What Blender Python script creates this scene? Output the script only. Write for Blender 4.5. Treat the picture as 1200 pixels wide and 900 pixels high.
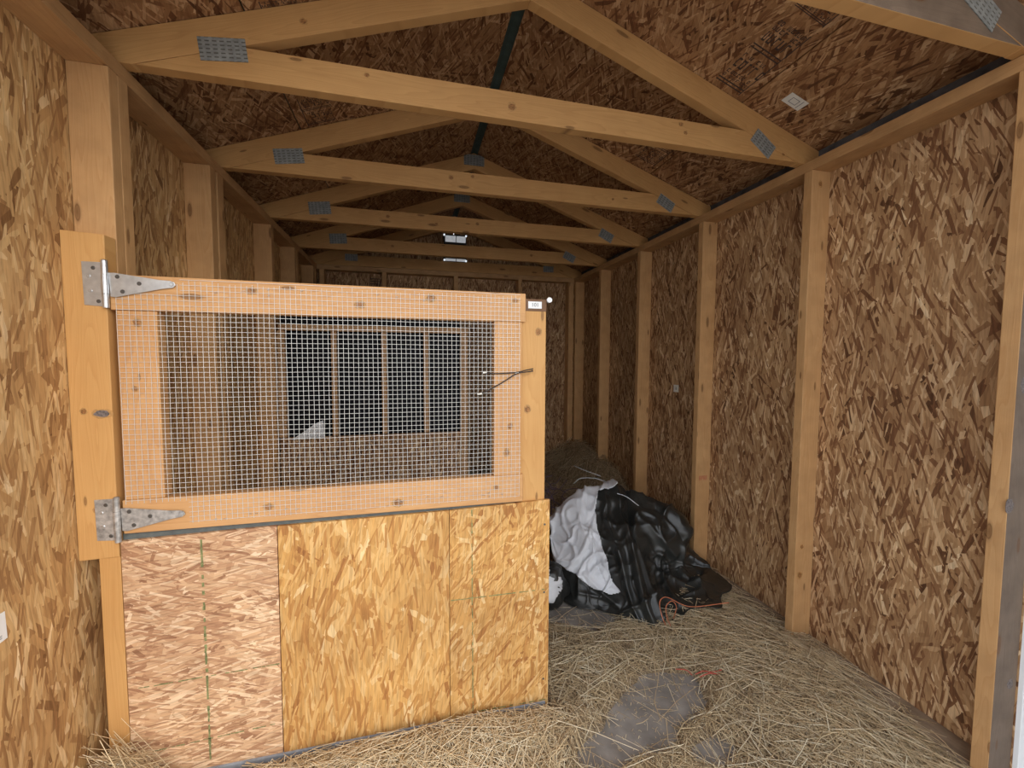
import bpy, bmesh, math, random
from mathutils import Vector, Matrix, noise
import numpy as np

# ------------------------------------------------------------------ clean start
for o in list(bpy.data.objects):
    bpy.data.objects.remove(o, do_unlink=True)
scn = bpy.context.scene
C = scn.collection
rng = random.Random(7)

# ------------------------------------------------------------------ camera
cam_d = bpy.data.cameras.new('camera')
cam = bpy.data.objects.new('camera', cam_d)
C.objects.link(cam)
_r = Vector((0.97081449, -0.23979356, 0.00427432))
_u = Vector((0.00955073, 0.05646226, 0.99835905))
_w = Vector((0.23964141, 0.96918061, -0.05710458))
cam.matrix_world = Matrix(((_r.x, _u.x, -_w.x, 0.7393), (_r.y, _u.y, -_w.y, -1.3498),
                           (_r.z, _u.z, -_w.z, 1.1774), (0, 0, 0, 1)))
cam_d.sensor_width = 36.0
cam_d.lens = 481.4869 / 1200 * 36.0
cam_d.clip_start = 0.02
scn.camera = cam

# ------------------------------------------------------------------ sky and exposure
wd = bpy.data.worlds.new('sky')
scn.world = wd
wd.use_nodes = True
wn = wd.node_tree.nodes
wl = wd.node_tree.links
bg = wn['Background']
tcw = wn.new('ShaderNodeTexCoord')
sepw = wn.new('ShaderNodeSeparateXYZ')
rampw = wn.new('ShaderNodeValToRGB')
wl.new(tcw.outputs['Generated'], sepw.inputs[0])
wl.new(sepw.outputs['Z'], rampw.inputs[0])
wl.new(rampw.outputs[0], bg.inputs[0])
rampw.color_ramp.elements[0].position = 0.0
rampw.color_ramp.elements[0].color = (1.0, 0.98, 0.95, 1)
rampw.color_ramp.elements[1].position = 0.7
rampw.color_ramp.elements[1].color = (0.80, 0.88, 1.0, 1)
bg.inputs[1].default_value = 1.25
sd = bpy.data.lights.new('hazy_sun', 'SUN')
sd.energy = 0.9
sd.angle = math.radians(40)
sd.color = (1.0, 0.93, 0.82)
sun = bpy.data.objects.new('hazy_sun', sd)
sun.rotation_euler = Vector((-0.62, 1.0, -0.55)).to_track_quat('-Z', 'Y').to_euler()
C.objects.link(sun)
scn.view_settings.view_transform = 'Standard'
scn.view_settings.look = 'None'
scn.view_settings.gamma = 1.0
scn.view_settings.use_curve_mapping = False
scn.view_settings.exposure = 0.75

# ------------------------------------------------------------------ node helpers
def new_mat(name):
    m = bpy.data.materials.new(name)
    m.use_nodes = True
    nt = m.node_tree
    for n in list(nt.nodes):
        nt.nodes.remove(n)
    out = nt.nodes.new('ShaderNodeOutputMaterial')
    b = nt.nodes.new('ShaderNodeBsdfPrincipled')
    nt.links.new(b.outputs[0], out.inputs[0])
    return m, nt, b

def nd(nt, t, ins=None, **kw):
    n = nt.nodes.new(t)
    for k, v in kw.items():
        setattr(n, k, v)
    for k, v in (ins or {}).items():
        if hasattr(v, 'is_output'):
            nt.links.new(v, n.inputs[k])
        else:
            n.inputs[k].default_value = v
    return n

def mixc(nt, fac, a, b, mode='MIX'):
    n = nt.nodes.new('ShaderNodeMix')
    n.data_type = 'RGBA'
    n.blend_type = mode
    for i, v in ((0, fac), (6, a), (7, b)):
        if hasattr(v, 'is_output'):
            nt.links.new(v, n.inputs[i])
        else:
            n.inputs[i].default_value = v
    return n.outputs[2]

def mth(nt, op, a, b=0.0, c=None, clamp=False):
    n = nt.nodes.new('ShaderNodeMath')
    n.operation = op
    n.use_clamp = clamp
    for i, v in ((0, a), (1, b)) + (((2, c),) if c is not None else ()):
        if hasattr(v, 'is_output'):
            nt.links.new(v, n.inputs[i])
        else:
            n.inputs[i].default_value = v
    return n.outputs[0]

def ramp(nt, fac, stops, interp='LINEAR'):
    n = nt.nodes.new('ShaderNodeValToRGB')
    cr = n.color_ramp
    cr.interpolation = interp
    while len(cr.elements) > 1:
        cr.elements.remove(cr.elements[-1])
    cr.elements[0].position = stops[0][0]
    cr.elements[0].color = tuple(stops[0][1]) + (1,)
    for p, c in stops[1:]:
        e = cr.elements.new(p)
        e.color = tuple(c) + (1,)
    nt.links.new(fac, n.inputs[0])
    return n.outputs[0]

def osb_mat(name, palette, grain=90, spread=38, layers=7, big=1.0, tint=(1, 1, 1), bump=0.35, seed=0.0):
    """Oriented strand board: layers of long flakes lying over one another."""
    m, nt, b = new_mat(name)
    uv = nd(nt, 'ShaderNodeUVMap').outputs[0]
    wob = nd(nt, 'ShaderNodeTexNoise', {'Vector': uv, 'Scale': 9.0, 'Detail': 2.0}, noise_dimensions='2D')
    wv = nd(nt, 'ShaderNodeVectorMath', {0: wob.outputs['Color'], 1: (0.5, 0.5, 0.5)}, operation='SUBTRACT')
    wv2 = nd(nt, 'ShaderNodeVectorMath', {0: wv.outputs[0], 'Scale': 0.007}, operation='SCALE')
    uvw = nd(nt, 'ShaderNodeVectorMath', {0: uv, 1: wv2.outputs[0]}, operation='ADD').outputs[0]
    swl = nd(nt, 'ShaderNodeTexNoise', {'Vector': uv, 'Scale': 2.6, 'Detail': 1.0}, noise_dimensions='2D')
    sw2 = nd(nt, 'ShaderNodeVectorMath', {0: swl.outputs['Color'], 1: (0.5, 0.5, 0.5)}, operation='SUBTRACT')
    sw3 = nd(nt, 'ShaderNodeVectorMath', {0: sw2.outputs[0], 'Scale': 0.05}, operation='SCALE')
    uvw = nd(nt, 'ShaderNodeVectorMath', {0: uvw, 1: sw3.outputs[0]}, operation='ADD').outputs[0]
    r_ = random.Random(int(seed * 100) + 5)
    val = None
    hgt = None
    # (angle offset, length, width, chance) for each layer, bottom to top
    L_ = [(4, .100, .022, 1), (22, .095, .020, .55), (-27, .090, .018, .52), (9, .110, .017, .50), (-12, .080, .015, .48),
          (52, .070, .014, .22), (-48, .065, .013, .20), (16, .075, .011, .34), (-20, .080, .0095, .32), (5, .060, .0055, .16), (-24, .045, .0045, .12)]
    kk = spread / 36.0
    for i, (da, ln, wdt, ch) in enumerate(L_):
        ang = math.radians(grain + da * kk + r_.uniform(-4, 4))
        ln *= big; wdt *= big
        mp = nd(nt, 'ShaderNodeMapping', {'Vector': uvw, 'Location': (r_.uniform(0, 9), r_.uniform(0, 9), 0),
                                         'Rotation': (0, 0, -ang)}, vector_type='POINT')
        sc = nd(nt, 'ShaderNodeVectorMath', {0: mp.outputs[0], 1: (1 / ln, 1 / wdt, 1)}, operation='MULTIPLY')
        vo = nd(nt, 'ShaderNodeTexVoronoi', {'Vector': sc.outputs[0], 'Scale': 1.0, 'Randomness': 0.9},
                voronoi_dimensions='2D', feature='F1', distance='CHEBYCHEV')
        sp = nd(nt, 'ShaderNodeSeparateColor', {0: vo.outputs['Color']})
        v_ = sp.outputs[0]
        if i >= 9:                                   # slivers: pale or dark, little between
            v_ = nd(nt, 'ShaderNodeMath', {0: v_, 1: 0.55}, operation='GREATER_THAN').outputs[0]
            v_ = mth(nt, 'MULTIPLY_ADD', v_, 0.84, 0.08)
        if val is None:
            val = v_
            hgt = mth(nt, 'MULTIPLY', sp.outputs[1], 0.5)
        else:
            inside = mth(nt, 'LESS_THAN', vo.outputs['Distance'], 0.47)
            pick = mth(nt, 'GREATER_THAN', sp.outputs[2], 1 - ch)
            mask = mth(nt, 'MULTIPLY', inside, pick)
            val = nd(nt, 'ShaderNodeMix', {0: mth(nt, 'MULTIPLY', mask, 0.95), 2: val, 3: v_}).outputs[0]
            hnew = mth(nt, 'MULTIPLY_ADD', sp.outputs[1], 0.6, 0.05 * i)
            hgt = nd(nt, 'ShaderNodeMix', {0: mask, 2: hgt, 3: hnew}).outputs[0]
    # fibre grain along the main flake direction
    mpg = nd(nt, 'ShaderNodeMapping', {'Vector': uvw, 'Rotation': (0, 0, -math.radians(grain))})
    scg = nd(nt, 'ShaderNodeVectorMath', {0: mpg.outputs[0], 1: (14, 190, 1)}, operation='MULTIPLY')
    fib = nd(nt, 'ShaderNodeTexNoise', {'Vector': scg.outputs[0], 'Scale': 1.0, 'Detail': 3.0}, noise_dimensions='2D')
    col = ramp(nt, val, palette)
    fcol = ramp(nt, fib.outputs[0], [(0.30, (0.55, 0.50, 0.46)), (0.52, (1, 1, 1)), (0.75, (1.18, 1.16, 1.1))])
    col = mixc(nt, 0.55, col, fcol, 'MULTIPLY')
    blot = nd(nt, 'ShaderNodeTexNoise', {'Vector': uv, 'Scale': 2.2, 'Detail': 3.0}, noise_dimensions='2D')
    bcol = ramp(nt, blot.outputs[0], [(0.3, (0.86, 0.82, 0.80)), (0.7, (1.08, 1.06, 1.02))])
    col = mixc(nt, 1.0, col, bcol, 'MULTIPLY')
    col = mixc(nt, 1.0, col, tuple(tint) + (1,), 'MULTIPLY')
    nt.links.new(col, b.inputs['Base Color'])
    b.inputs['Roughness'].default_value = 0.62
    b.inputs['Specular IOR Level'].default_value = 0.25
    bp = nd(nt, 'ShaderNodeBump', {'Height': mth(nt, 'MULTIPLY_ADD', fib.outputs[0], 0.12, hgt),
                                  'Strength': bump, 'Distance': 0.004})
    nt.links.new(bp.outputs[0], b.inputs['Normal'])
    return m

def wood_mat(name, light, dark, knotc=(0.16, 0.07, 0.025), knots=1.0, rough=0.55, dirt=0.0):
    """Softwood lumber, grain along U (metres)."""
    m, nt, b = new_mat(name)
    uv = nd(nt, 'ShaderNodeUVMap').outputs[0]
    s0 = nd(nt, 'ShaderNodeVectorMath', {0: uv, 1: (1.1, 13.0, 1)}, operation='MULTIPLY')
    n0 = nd(nt, 'ShaderNodeTexNoise', {'Vector': s0.outputs[0], 'Scale': 1.0, 'Detail': 2.0}, noise_dimensions='2D')
    rings = mth(nt, 'FRACT', mth(nt, 'MULTIPLY', n0.outputs[0], 15.0))
    rcol = ramp(nt, rings, [(0.0, (0, 0, 0)), (0.75, (0.55,) * 3), (0.93, (1,) * 3), (1.0, (0,) * 3)])
    s1 = nd(nt, 'ShaderNodeVectorMath', {0: uv, 1: (9.0, 420.0, 1)}, operation='MULTIPLY')
    n1 = nd(nt, 'ShaderNodeTexNoise', {'Vector': s1.outputs[0], 'Scale': 1.0, 'Detail': 3.0}, noise_dimensions='2D')
    n2 = nd(nt, 'ShaderNodeTexNoise', {'Vector': uv, 'Scale': 3.0, 'Detail': 3.0}, noise_dimensions='2D')
    f = mth(nt, 'MULTIPLY_ADD', rcol, 0.42, mth(nt, 'MULTIPLY', n1.outputs[0], 0.35))
    f = mth(nt, 'ADD', f, mth(nt, 'MULTIPLY_ADD', n2.outputs[0], 0.8, -0.38), clamp=True)
    col = mixc(nt, f, tuple(light) + (1,), tuple(dark) + (1,))
    ks = nd(nt, 'ShaderNodeVectorMath', {0: uv, 1: (3.6, 13.0, 1)}, operation='MULTIPLY')
    kv = nd(nt, 'ShaderNodeTexVoronoi', {'Vector': ks.outputs[0], 'Scale': 1.0, 'Randomness': 1.0},
            voronoi_dimensions='2D', feature='F1')
    kc = nd(nt, 'ShaderNodeSeparateColor', {0: kv.outputs['Color']})
    ksel = mth(nt, 'GREATER_THAN', kc.outputs[0], 0.62)
    ksz = mth(nt, 'MULTIPLY_ADD', kc.outputs[1], 0.10, 0.05)
    kd = mth(nt, 'DIVIDE', kv.outputs['Distance'], ksz)
    kf = ramp(nt, kd, [(0.0, (0.95,) * 3), (0.45, (0.75,) * 3), (0.55, (1.0,) * 3), (0.70, (0.35,) * 3), (1.0, (0,) * 3)])
    kf = mth(nt, 'MULTIPLY', mth(nt, 'MULTIPLY', kf, ksel), 0.85 * knots)
    col = mixc(nt, kf, col, tuple(knotc) + (1,))
    if dirt:
        nz = nd(nt, 'ShaderNodeTexNoise', {'Vector': uv, 'Scale': 14.0, 'Detail': 5.0}, noise_dimensions='2D')
        dcol = ramp(nt, nz.outputs[0], [(0.35, (1,) * 3), (0.68, (0.55, 0.52, 0.5))])
        col = mixc(nt, dirt, col, dcol, 'MULTIPLY')
    nt.links.new(col, b.inputs['Base Color'])
    b.inputs['Roughness'].default_value = rough
    b.inputs['Specular IOR Level'].default_value = 0.3
    bp = nd(nt, 'ShaderNodeBump', {'Height': mth(nt, 'ADD', n1.outputs[0], mth(nt, 'MULTIPLY', rings, 0.4)),
                                  'Strength': 0.18, 'Distance': 0.002})
    nt.links.new(bp.outputs[0], b.inputs['Normal'])
    return m

def plain_mat(name, col, rough=0.6, metal=0.0, noise_amt=0.15, nscale=30.0, spec=0.4, bump=0.0):
    m, nt, b = new_mat(name)
    tc = nd(nt, 'ShaderNodeTexCoord').outputs['Object']
    nz = nd(nt, 'ShaderNodeTexNoise', {'Vector': tc, 'Scale': nscale, 'Detail': 4.0})
    lo = tuple(max(0, c * (1 - noise_amt)) for c in col)
    hi = tuple(min(1, c * (1 + noise_amt)) for c in col)
    cc = ramp(nt, nz.outputs[0], [(0.3, lo), (0.7, hi)])
    nt.links.new(cc, b.inputs['Base Color'])
    b.inputs['Roughness'].default_value = rough
    b.inputs['Metallic'].default_value = metal
    b.inputs['Specular IOR Level'].default_value = spec
    if bump:
        bp = nd(nt, 'ShaderNodeBump', {'Height': nz.outputs[0], 'Strength': bump, 'Distance': 0.01})
        nt.links.new(bp.outputs[0], b.inputs['Normal'])
    return m

# ------------------------------------------------------------------ materials
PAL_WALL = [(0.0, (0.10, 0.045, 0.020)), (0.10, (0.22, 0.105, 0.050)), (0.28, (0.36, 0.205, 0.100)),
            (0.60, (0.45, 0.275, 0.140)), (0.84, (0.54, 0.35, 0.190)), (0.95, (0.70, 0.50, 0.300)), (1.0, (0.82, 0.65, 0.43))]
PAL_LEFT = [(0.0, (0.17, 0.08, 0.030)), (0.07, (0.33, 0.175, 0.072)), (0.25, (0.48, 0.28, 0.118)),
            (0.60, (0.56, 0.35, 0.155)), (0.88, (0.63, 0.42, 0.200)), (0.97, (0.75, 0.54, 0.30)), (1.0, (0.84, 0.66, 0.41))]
PAL_GOLD = [(0.0, (0.34, 0.14, 0.045)), (0.08, (0.47, 0.225, 0.070)), (0.30, (0.58, 0.315, 0.100)),
            (0.65, (0.64, 0.37, 0.130)), (0.90, (0.70, 0.43, 0.170)), (1.0, (0.84, 0.62, 0.33))]
PAL_PINK = [(0.0, (0.28, 0.14, 0.08)), (0.12, (0.43, 0.245, 0.145)), (0.45, (0.54, 0.335, 0.20)),
            (0.78, (0.61, 0.41, 0.26)), (1.0, (0.78, 0.60, 0.43))]
M = {}
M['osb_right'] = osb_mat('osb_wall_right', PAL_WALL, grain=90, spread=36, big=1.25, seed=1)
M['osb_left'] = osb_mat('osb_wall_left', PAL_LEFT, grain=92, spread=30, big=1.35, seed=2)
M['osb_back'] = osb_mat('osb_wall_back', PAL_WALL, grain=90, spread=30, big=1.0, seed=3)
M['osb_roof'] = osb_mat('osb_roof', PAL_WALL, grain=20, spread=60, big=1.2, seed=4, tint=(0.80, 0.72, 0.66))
M['osb_gold'] = osb_mat('osb_panel_gold', PAL_GOLD, grain=88, spread=34, big=1.3, seed=5, bump=0.3)
M['osb_gold2'] = osb_mat('osb_panel_amber', PAL_GOLD, grain=80, spread=55, big=1.05, seed=6, bump=0.3)
M['osb_pink'] = osb_mat('osb_panel_pink', PAL_PINK, grain=6, spread=42, big=0.85, seed=7, bump=0.45, tint=(1.12, 1.10, 1.06))
M['stud'] = wood_mat('stud_lumber', (0.62, 0.37, 0.170), (0.50, 0.265, 0.105), dirt=0.25)
M['stud_dark'] = wood_mat('plate_lumber', (0.56, 0.33, 0.15), (0.42, 0.225, 0.09), dirt=0.35)
M['truss'] = wood_mat('truss_lumber', (0.62, 0.35, 0.135), (0.47, 0.24, 0.082), dirt=0.1)
M['gate'] = wood_mat('gate_lumber', (0.66, 0.375, 0.165), (0.50, 0.24, 0.090), dirt=0.1)
M['post'] = wood_mat('post_lumber', (0.65, 0.365, 0.135), (0.53, 0.265, 0.085), dirt=0.05, knots=0.9)
M['inner'] = wood_mat('inner_lumber', (0.60, 0.36, 0.18), (0.46, 0.26, 0.12), dirt=0.4)
M['dusty'] = wood_mat('dusty_lumber', (0.42, 0.32, 0.225), (0.28, 0.205, 0.14), dirt=0.8)
M['grey_board'] = plain_mat('weathered_grey_board', (0.30, 0.31, 0.33), rough=0.8, nscale=60)
M['rail_dark'] = plain_mat('dark_rail', (0.13, 0.145, 0.14), rough=0.8, nscale=60)
M['floor'] = plain_mat('floor_board', (0.315, 0.282, 0.250), rough=0.75, noise_amt=0.28, nscale=14, bump=0.2)
M['galv'] = plain_mat('galvanised_steel', (0.62, 0.64, 0.66), rough=0.38, metal=0.85, noise_amt=0.12, nscale=60)
M['galv_dull'] = plain_mat('stained_galvanised_steel', (0.46, 0.44, 0.42), rough=0.55, metal=0.6, noise_amt=0.35, nscale=90)
M['wire'] = plain_mat('wire_galvanised', (0.74, 0.73, 0.70), rough=0.45, metal=0.3, noise_amt=0.05)
M['screw'] = plain_mat('screw_dark', (0.12, 0.11, 0.10), rough=0.5, metal=0.6)
M['blk'] = plain_mat('black_sheet', (0.006, 0.006, 0.008), rough=0.6, noise_amt=0.3, nscale=5, spec=0.15, bump=0.2)
M['white'] = plain_mat('white_paint', (0.86, 0.87, 0.88), rough=0.5, noise_amt=0.02)
M['paper'] = plain_mat('sticker_paper', (0.74, 0.72, 0.66), rough=0.6, noise_amt=0.04)
M['ink'] = plain_mat('ink_dark', (0.03, 0.035, 0.04), rough=0.7)
M['ink_grey'] = plain_mat('ink_grey', (0.22, 0.23, 0.24), rough=0.7)
M['stamp'] = plain_mat('stamp_ink', (0.055, 0.035, 0.03), rough=0.75, noise_amt=0.4, nscale=120)
M['chalk'] = plain_mat('green_chalk', (0.21, 0.22, 0.09), rough=0.9, noise_amt=0.5, nscale=110)
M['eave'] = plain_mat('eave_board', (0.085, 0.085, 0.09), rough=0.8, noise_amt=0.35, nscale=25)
M['ridge'] = plain_mat('ridge_felt', (0.055, 0.085, 0.075), rough=0.8)
M['cap'] = plain_mat('brown_tape', (0.16, 0.075, 0.03), rough=0.5)
M['cord'] = plain_mat('dark_cord', (0.05, 0.035, 0.028), rough=0.6)
M['cord_white'] = plain_mat('pale_cord', (0.62, 0.66, 0.70), rough=0.6)
M['twine_orange'] = plain_mat('orange_twine', (0.52, 0.17, 0.08), rough=0.7)
M['twine_red'] = plain_mat('red_twine', (0.50, 0.09, 0.06), rough=0.7)
M['net'] = plain_mat('purple_netting', (0.17, 0.12, 0.19), rough=0.7)
M['ground'] = plain_mat('outside_gravel', (0.42, 0.40, 0.37), rough=0.9, nscale=20, bump=0.3)
M['vent'] = plain_mat('vent_housing', (0.03, 0.03, 0.03), rough=0.6)
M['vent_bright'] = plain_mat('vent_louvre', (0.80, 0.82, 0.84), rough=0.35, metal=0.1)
M['daylight'] = plain_mat('daylight_glow', (0.8, 0.85, 0.9), rough=0.5)
for m_, e_ in ((M['vent_bright'], .16), (M['daylight'], .55)):  # added glow on louvres and dots stands in for daylight
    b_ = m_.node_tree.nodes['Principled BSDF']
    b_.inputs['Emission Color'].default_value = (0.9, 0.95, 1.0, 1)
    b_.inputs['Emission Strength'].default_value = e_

def nail_plate_mat():
    m, nt, b = new_mat('nail_plate_steel')
    uv = nd(nt, 'ShaderNodeUVMap').outputs[0]
    s = nd(nt, 'ShaderNodeVectorMath', {0: uv, 1: (55, 95, 1)}, operation='MULTIPLY')
    fr = nd(nt, 'ShaderNodeVectorMath', {0: s.outputs[0]}, operation='FRACTION')
    sp = nd(nt, 'ShaderNodeSeparateXYZ', {0: fr.outputs[0]})
    dx = mth(nt, 'ABSOLUTE', mth(nt, 'SUBTRACT', sp.outputs[0], 0.5))
    dy = mth(nt, 'ABSOLUTE', mth(nt, 'SUBTRACT', sp.outputs[1], 0.5))
    slot = mth(nt, 'MULTIPLY', mth(nt, 'LESS_THAN', dx, 0.30), mth(nt, 'LESS_THAN', dy, 0.16))
    nz = nd(nt, 'ShaderNodeTexNoise', {'Vector': uv, 'Scale': 60.0, 'Detail': 3.0}, noise_dimensions='2D')
    base = ramp(nt, nz.outputs[0], [(0.3, (0.27, 0.29, 0.28)), (0.7, (0.40, 0.42, 0.41))])
    col = mixc(nt, mth(nt, 'MULTIPLY', slot, 0.75), base, (0.09, 0.08, 0.06, 1))
    nt.links.new(col, b.inputs['Base Color'])
    b.inputs['Metallic'].default_value = 0.4
    b.inputs['Roughness'].default_value = 0.5
    bp = nd(nt, 'ShaderNodeBump', {'Height': slot, 'Strength': 0.6, 'Distance': 0.002})
    bp.invert = True
    nt.links.new(bp.outputs[0], b.inputs['Normal'])
    return m
M['nail_plate'] = nail_plate_mat()

def straw_mat(name, stops):
    m, nt, b = new_mat(name)
    at = nd(nt, 'ShaderNodeAttribute', attribute_name='tone')
    nt.links.new(ramp(nt, at.outputs['Fac'], stops), b.inputs['Base Color'])
    b.inputs['Roughness'].default_value = 0.5
    b.inputs['Specular IOR Level'].default_value = 0.35
    return m
M['straw'] = straw_mat('straw_stalks', [(0.0, (0.16, 0.10, 0.055)), (0.25, (0.34, 0.235, 0.135)), (0.55, (0.60, 0.44, 0.255)),
                                        (0.80, (0.82, 0.65, 0.40)), (1.0, (0.95, 0.84, 0.62))])
M['chaff'] = plain_mat('straw_chaff_bed', (0.29, 0.215, 0.135), rough=0.9, noise_amt=0.6, nscale=130, bump=0.8)

def sheet_mat(name, c0, c1, rough, transl=0.0, spec=0.5, ns=7.0, bump=0.25, coat=0.0):
    m, nt, b = new_mat(name)
    tc = nd(nt, 'ShaderNodeTexCoord').outputs['Object']
    n1 = nd(nt, 'ShaderNodeTexNoise', {'Vector': tc, 'Scale': ns, 'Detail': 6.0, 'Roughness': 0.6})
    n2 = nd(nt, 'ShaderNodeTexNoise', {'Vector': tc, 'Scale': 42.0, 'Detail': 3.0, 'Distortion': 1.5})
    col = ramp(nt, n1.outputs[0], [(0.35, c0), (0.70, c1)])
    nt.links.new(col, b.inputs['Base Color'])
    rr = mth(nt, 'MULTIPLY_ADD', n1.outputs[0], 0.25, rough - 0.12)
    nt.links.new(rr, b.inputs['Roughness'])
    b.inputs['Specular IOR Level'].default_value = spec
    b.inputs['Coat Weight'].default_value = coat
    b.inputs['Coat Roughness'].default_value = 0.25
    bp = nd(nt, 'ShaderNodeBump', {'Height': n2.outputs[0], 'Strength': bump, 'Distance': 0.006})
    nt.links.new(bp.outputs[0], b.inputs['Normal'])
    return m
M['tarp'] = sheet_mat('black_plastic_sheet', (0.012, 0.013, 0.012), (0.036, 0.037, 0.033), 0.40, spec=0.6, coat=0.15, bump=0.10)
M['tarp_white'] = sheet_mat('white_plastic_lining', (0.70, 0.72, 0.76), (0.86, 0.88, 0.92), 0.45, bump=0.08)

# ------------------------------------------------------------------ mesh helpers
class MB:
    """Collects faces with UVs in metres (U along the grain) and links them as one mesh object."""
    def __init__(s):
        s.v, s.f, s.uv, s.mi = [], [], [], []
    def box(s, p0, p1, p2, w, d, off=None, mi=0, skew=(0, 0)):
        """beam from p0 to p1; p2 = direction of width w; d = depth along cross; centred."""
        p0, p1 = Vector(p0), Vector(p1)
        ax = p1 - p0
        L = ax.length
        ax.normalize()
        a = Vector(p2)
        a = (a - ax * a.dot(ax)).normalized()
        b = ax.cross(a).normalized()
        off = off if off is not None else (rng.uniform(0, 40), rng.uniform(0, 40))
        base = len(s.v)
        for t, q in ((0, p0), (1, p1)):
            for sa, sb in ((-1, -1), (1, -1), (1, 1), (-1, 1)):
                sh = skew[t] * sa * w / 2
                s.v.append(q + a * (sa * w / 2) + b * (sb * d / 2) + ax * sh)
        def uvq(k, side):
            r = k % 4
            u = (L if k >= 4 else 0) + off[0]
            sa = (-1, 1, 1, -1)[r] * w / 2
            sb = (-1, -1, 1, 1)[r] * d / 2
            if side == 'a': return (u, sb + off[1] + 1.7)
            if side == 'b': return (u, sa + off[1])
            return (sa * .4 + off[0], sb + off[1])
        for q, side in (((0, 4, 5, 1), 'b'), ((2, 6, 7, 3), 'b'), ((1, 5, 6, 2), 'a'), ((3, 7, 4, 0), 'a'),
                        ((0, 1, 2, 3), 'e'), ((4, 7, 6, 5), 'e')):
            s.f.append([base + k for k in q])
            s.uv += [uvq(k, side) for k in q]
            s.mi.append(mi)
    def slab(s, x0, x1, y0, y1, z0, z1, ua='x', off=(0, 0), mi=0):
        """axis-aligned box; ua: world axis that U follows on every face ('x','y','z')."""
        base = len(s.v)
        vs = [(x, y, z) for x in (x0, x1) for y in (y0, y1) for z in (z0, z1)]
        s.v += [Vector(v) for v in vs]
        for q, n in (((0, 1, 3, 2), 0), ((4, 6, 7, 5), 0), ((0, 4, 5, 1), 1), ((2, 3, 7, 6), 1), ((0, 2, 6, 4), 2), ((1, 5, 7, 3), 2)):
            axes = [i for i in (0, 1, 2) if i != n]
            ui = 'xyz'.index(ua)
            if ui not in axes:
                ui = axes[0]
            vi = [i for i in axes if i != ui][0]
            s.f.append([base + k for k in q])
            s.uv += [(vs[k][ui] + off[0], vs[k][vi] + off[1]) for k in q]
            s.mi.append(mi)
    def poly(s, pts, uvs=None, mi=0):
        base = len(s.v)
        s.v += [Vector(p) for p in pts]
        s.f.append(list(range(base, base + len(pts))))
        s.uv += uvs or [(0, 0)] * len(pts)
        s.mi.append(mi)
    def prism(s, pts, n, t, uvs=None, mi=0):
        """flat polygon pts extruded along n by t"""
        n = Vector(n).normalized() * t
        k = len(pts)
        base = len(s.v)
        s.v += [Vector(p) for p in pts] + [Vector(p) + n for p in pts]
        uvs = uvs or [(0, 0)] * k
        s.f.append([base + i for i in range(k)][::-1]); s.uv += uvs[::-1]; s.mi.append(mi)
        s.f.append([base + k + i for i in range(k)]); s.uv += uvs; s.mi.append(mi)
        for i in range(k):
            j = (i + 1) % k
            s.f.append([base + i, base + j, base + k + j, base + k + i])
            s.uv += [uvs[i], uvs[j], (uvs[j][0] + .01, uvs[j][1]), (uvs[i][0] + .01, uvs[i][1])]; s.mi.append(mi)
    def tube(s, pts, r, n=6, mi=0, caps=True):
        pts = [Vector(p) for p in pts]
        base = len(s.v)
        rs = r if isinstance(r, (list, tuple)) else [r] * len(pts)
        prev = None
        for i, p in enumerate(pts):
            t = (pts[min(i + 1, len(pts) - 1)] - pts[max(i - 1, 0)]).normalized()
            if prev is None:
                a = t.orthogonal().normalized()
            else:
                a = (prev - t * prev.dot(t)).normalized()
            prev = a
            b = t.cross(a)
            for k in range(n):
                an = 2 * math.pi * k / n
                s.v.append(p + (a * math.cos(an) + b * math.sin(an)) * rs[i])
        for i in range(len(pts) - 1):
            for k in range(n):
                k2 = (k + 1) % n
                s.f.append([base + i * n + k, base + i * n + k2, base + (i + 1) * n + k2, base + (i + 1) * n + k])
                s.uv += [(0, 0)] * 4; s.mi.append(mi)
        if caps:
            s.f.append([base + k for k in range(n)][::-1]); s.uv += [(0, 0)] * n; s.mi.append(mi)
            e = base + (len(pts) - 1) * n
            s.f.append([e + k for k in range(n)]); s.uv += [(0, 0)] * n; s.mi.append(mi)
    def build(s, name, mats, parent=None, bevel=0.0, smooth=False, origin=None):
        me = bpy.data.meshes.new(name)
        o3 = Vector(origin) if origin is not None else Vector((0, 0, 0))
        me.from_pydata([tuple(v - o3) for v in s.v], [], s.f)
        uvl = me.uv_layers.new(name='UVMap')
        uvl.data.foreach_set('uv', [c for p in s.uv for c in p])
        if not isinstance(mats, (list, tuple)):
            mats = [mats]
        for mt in mats:
            me.materials.append(mt)
        me.polygons.foreach_set('material_index', s.mi)
        if smooth:
            me.polygons.foreach_set('use_smooth', [True] * len(s.f))
        me.update()
        if len(s.f) < 3000:
            bm_ = bmesh.new()
            bm_.from_mesh(me)
            bmesh.ops.recalc_face_normals(bm_, faces=bm_.faces)
            bm_.to_mesh(me)
            bm_.free()
        o = bpy.data.objects.new(name, me)
        C.objects.link(o)
        o.location = o3
        if parent is not None:
            o.parent = parent
            o.matrix_parent_inverse = Matrix.Translation(-parent.location)
        if bevel:
            bv = o.modifiers.new('bevel', 'BEVEL')
            bv.width = bevel
            bv.segments = 2
            bv.limit_method = 'ANGLE'
            bv.angle_limit = math.radians(40)
        return o

def tag(o, label=None, cat=None, group=None, kind=None):
    if label: o['label'] = label
    if cat: o['category'] = cat
    if group: o['group'] = group
    if kind: o['kind'] = kind
    return o

def empty(name, loc=(0, 0, 0)):
    o = bpy.data.objects.new(name, None)
    C.objects.link(o)
    o.location = loc
    o.empty_display_size = 0.1
    return o

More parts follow.
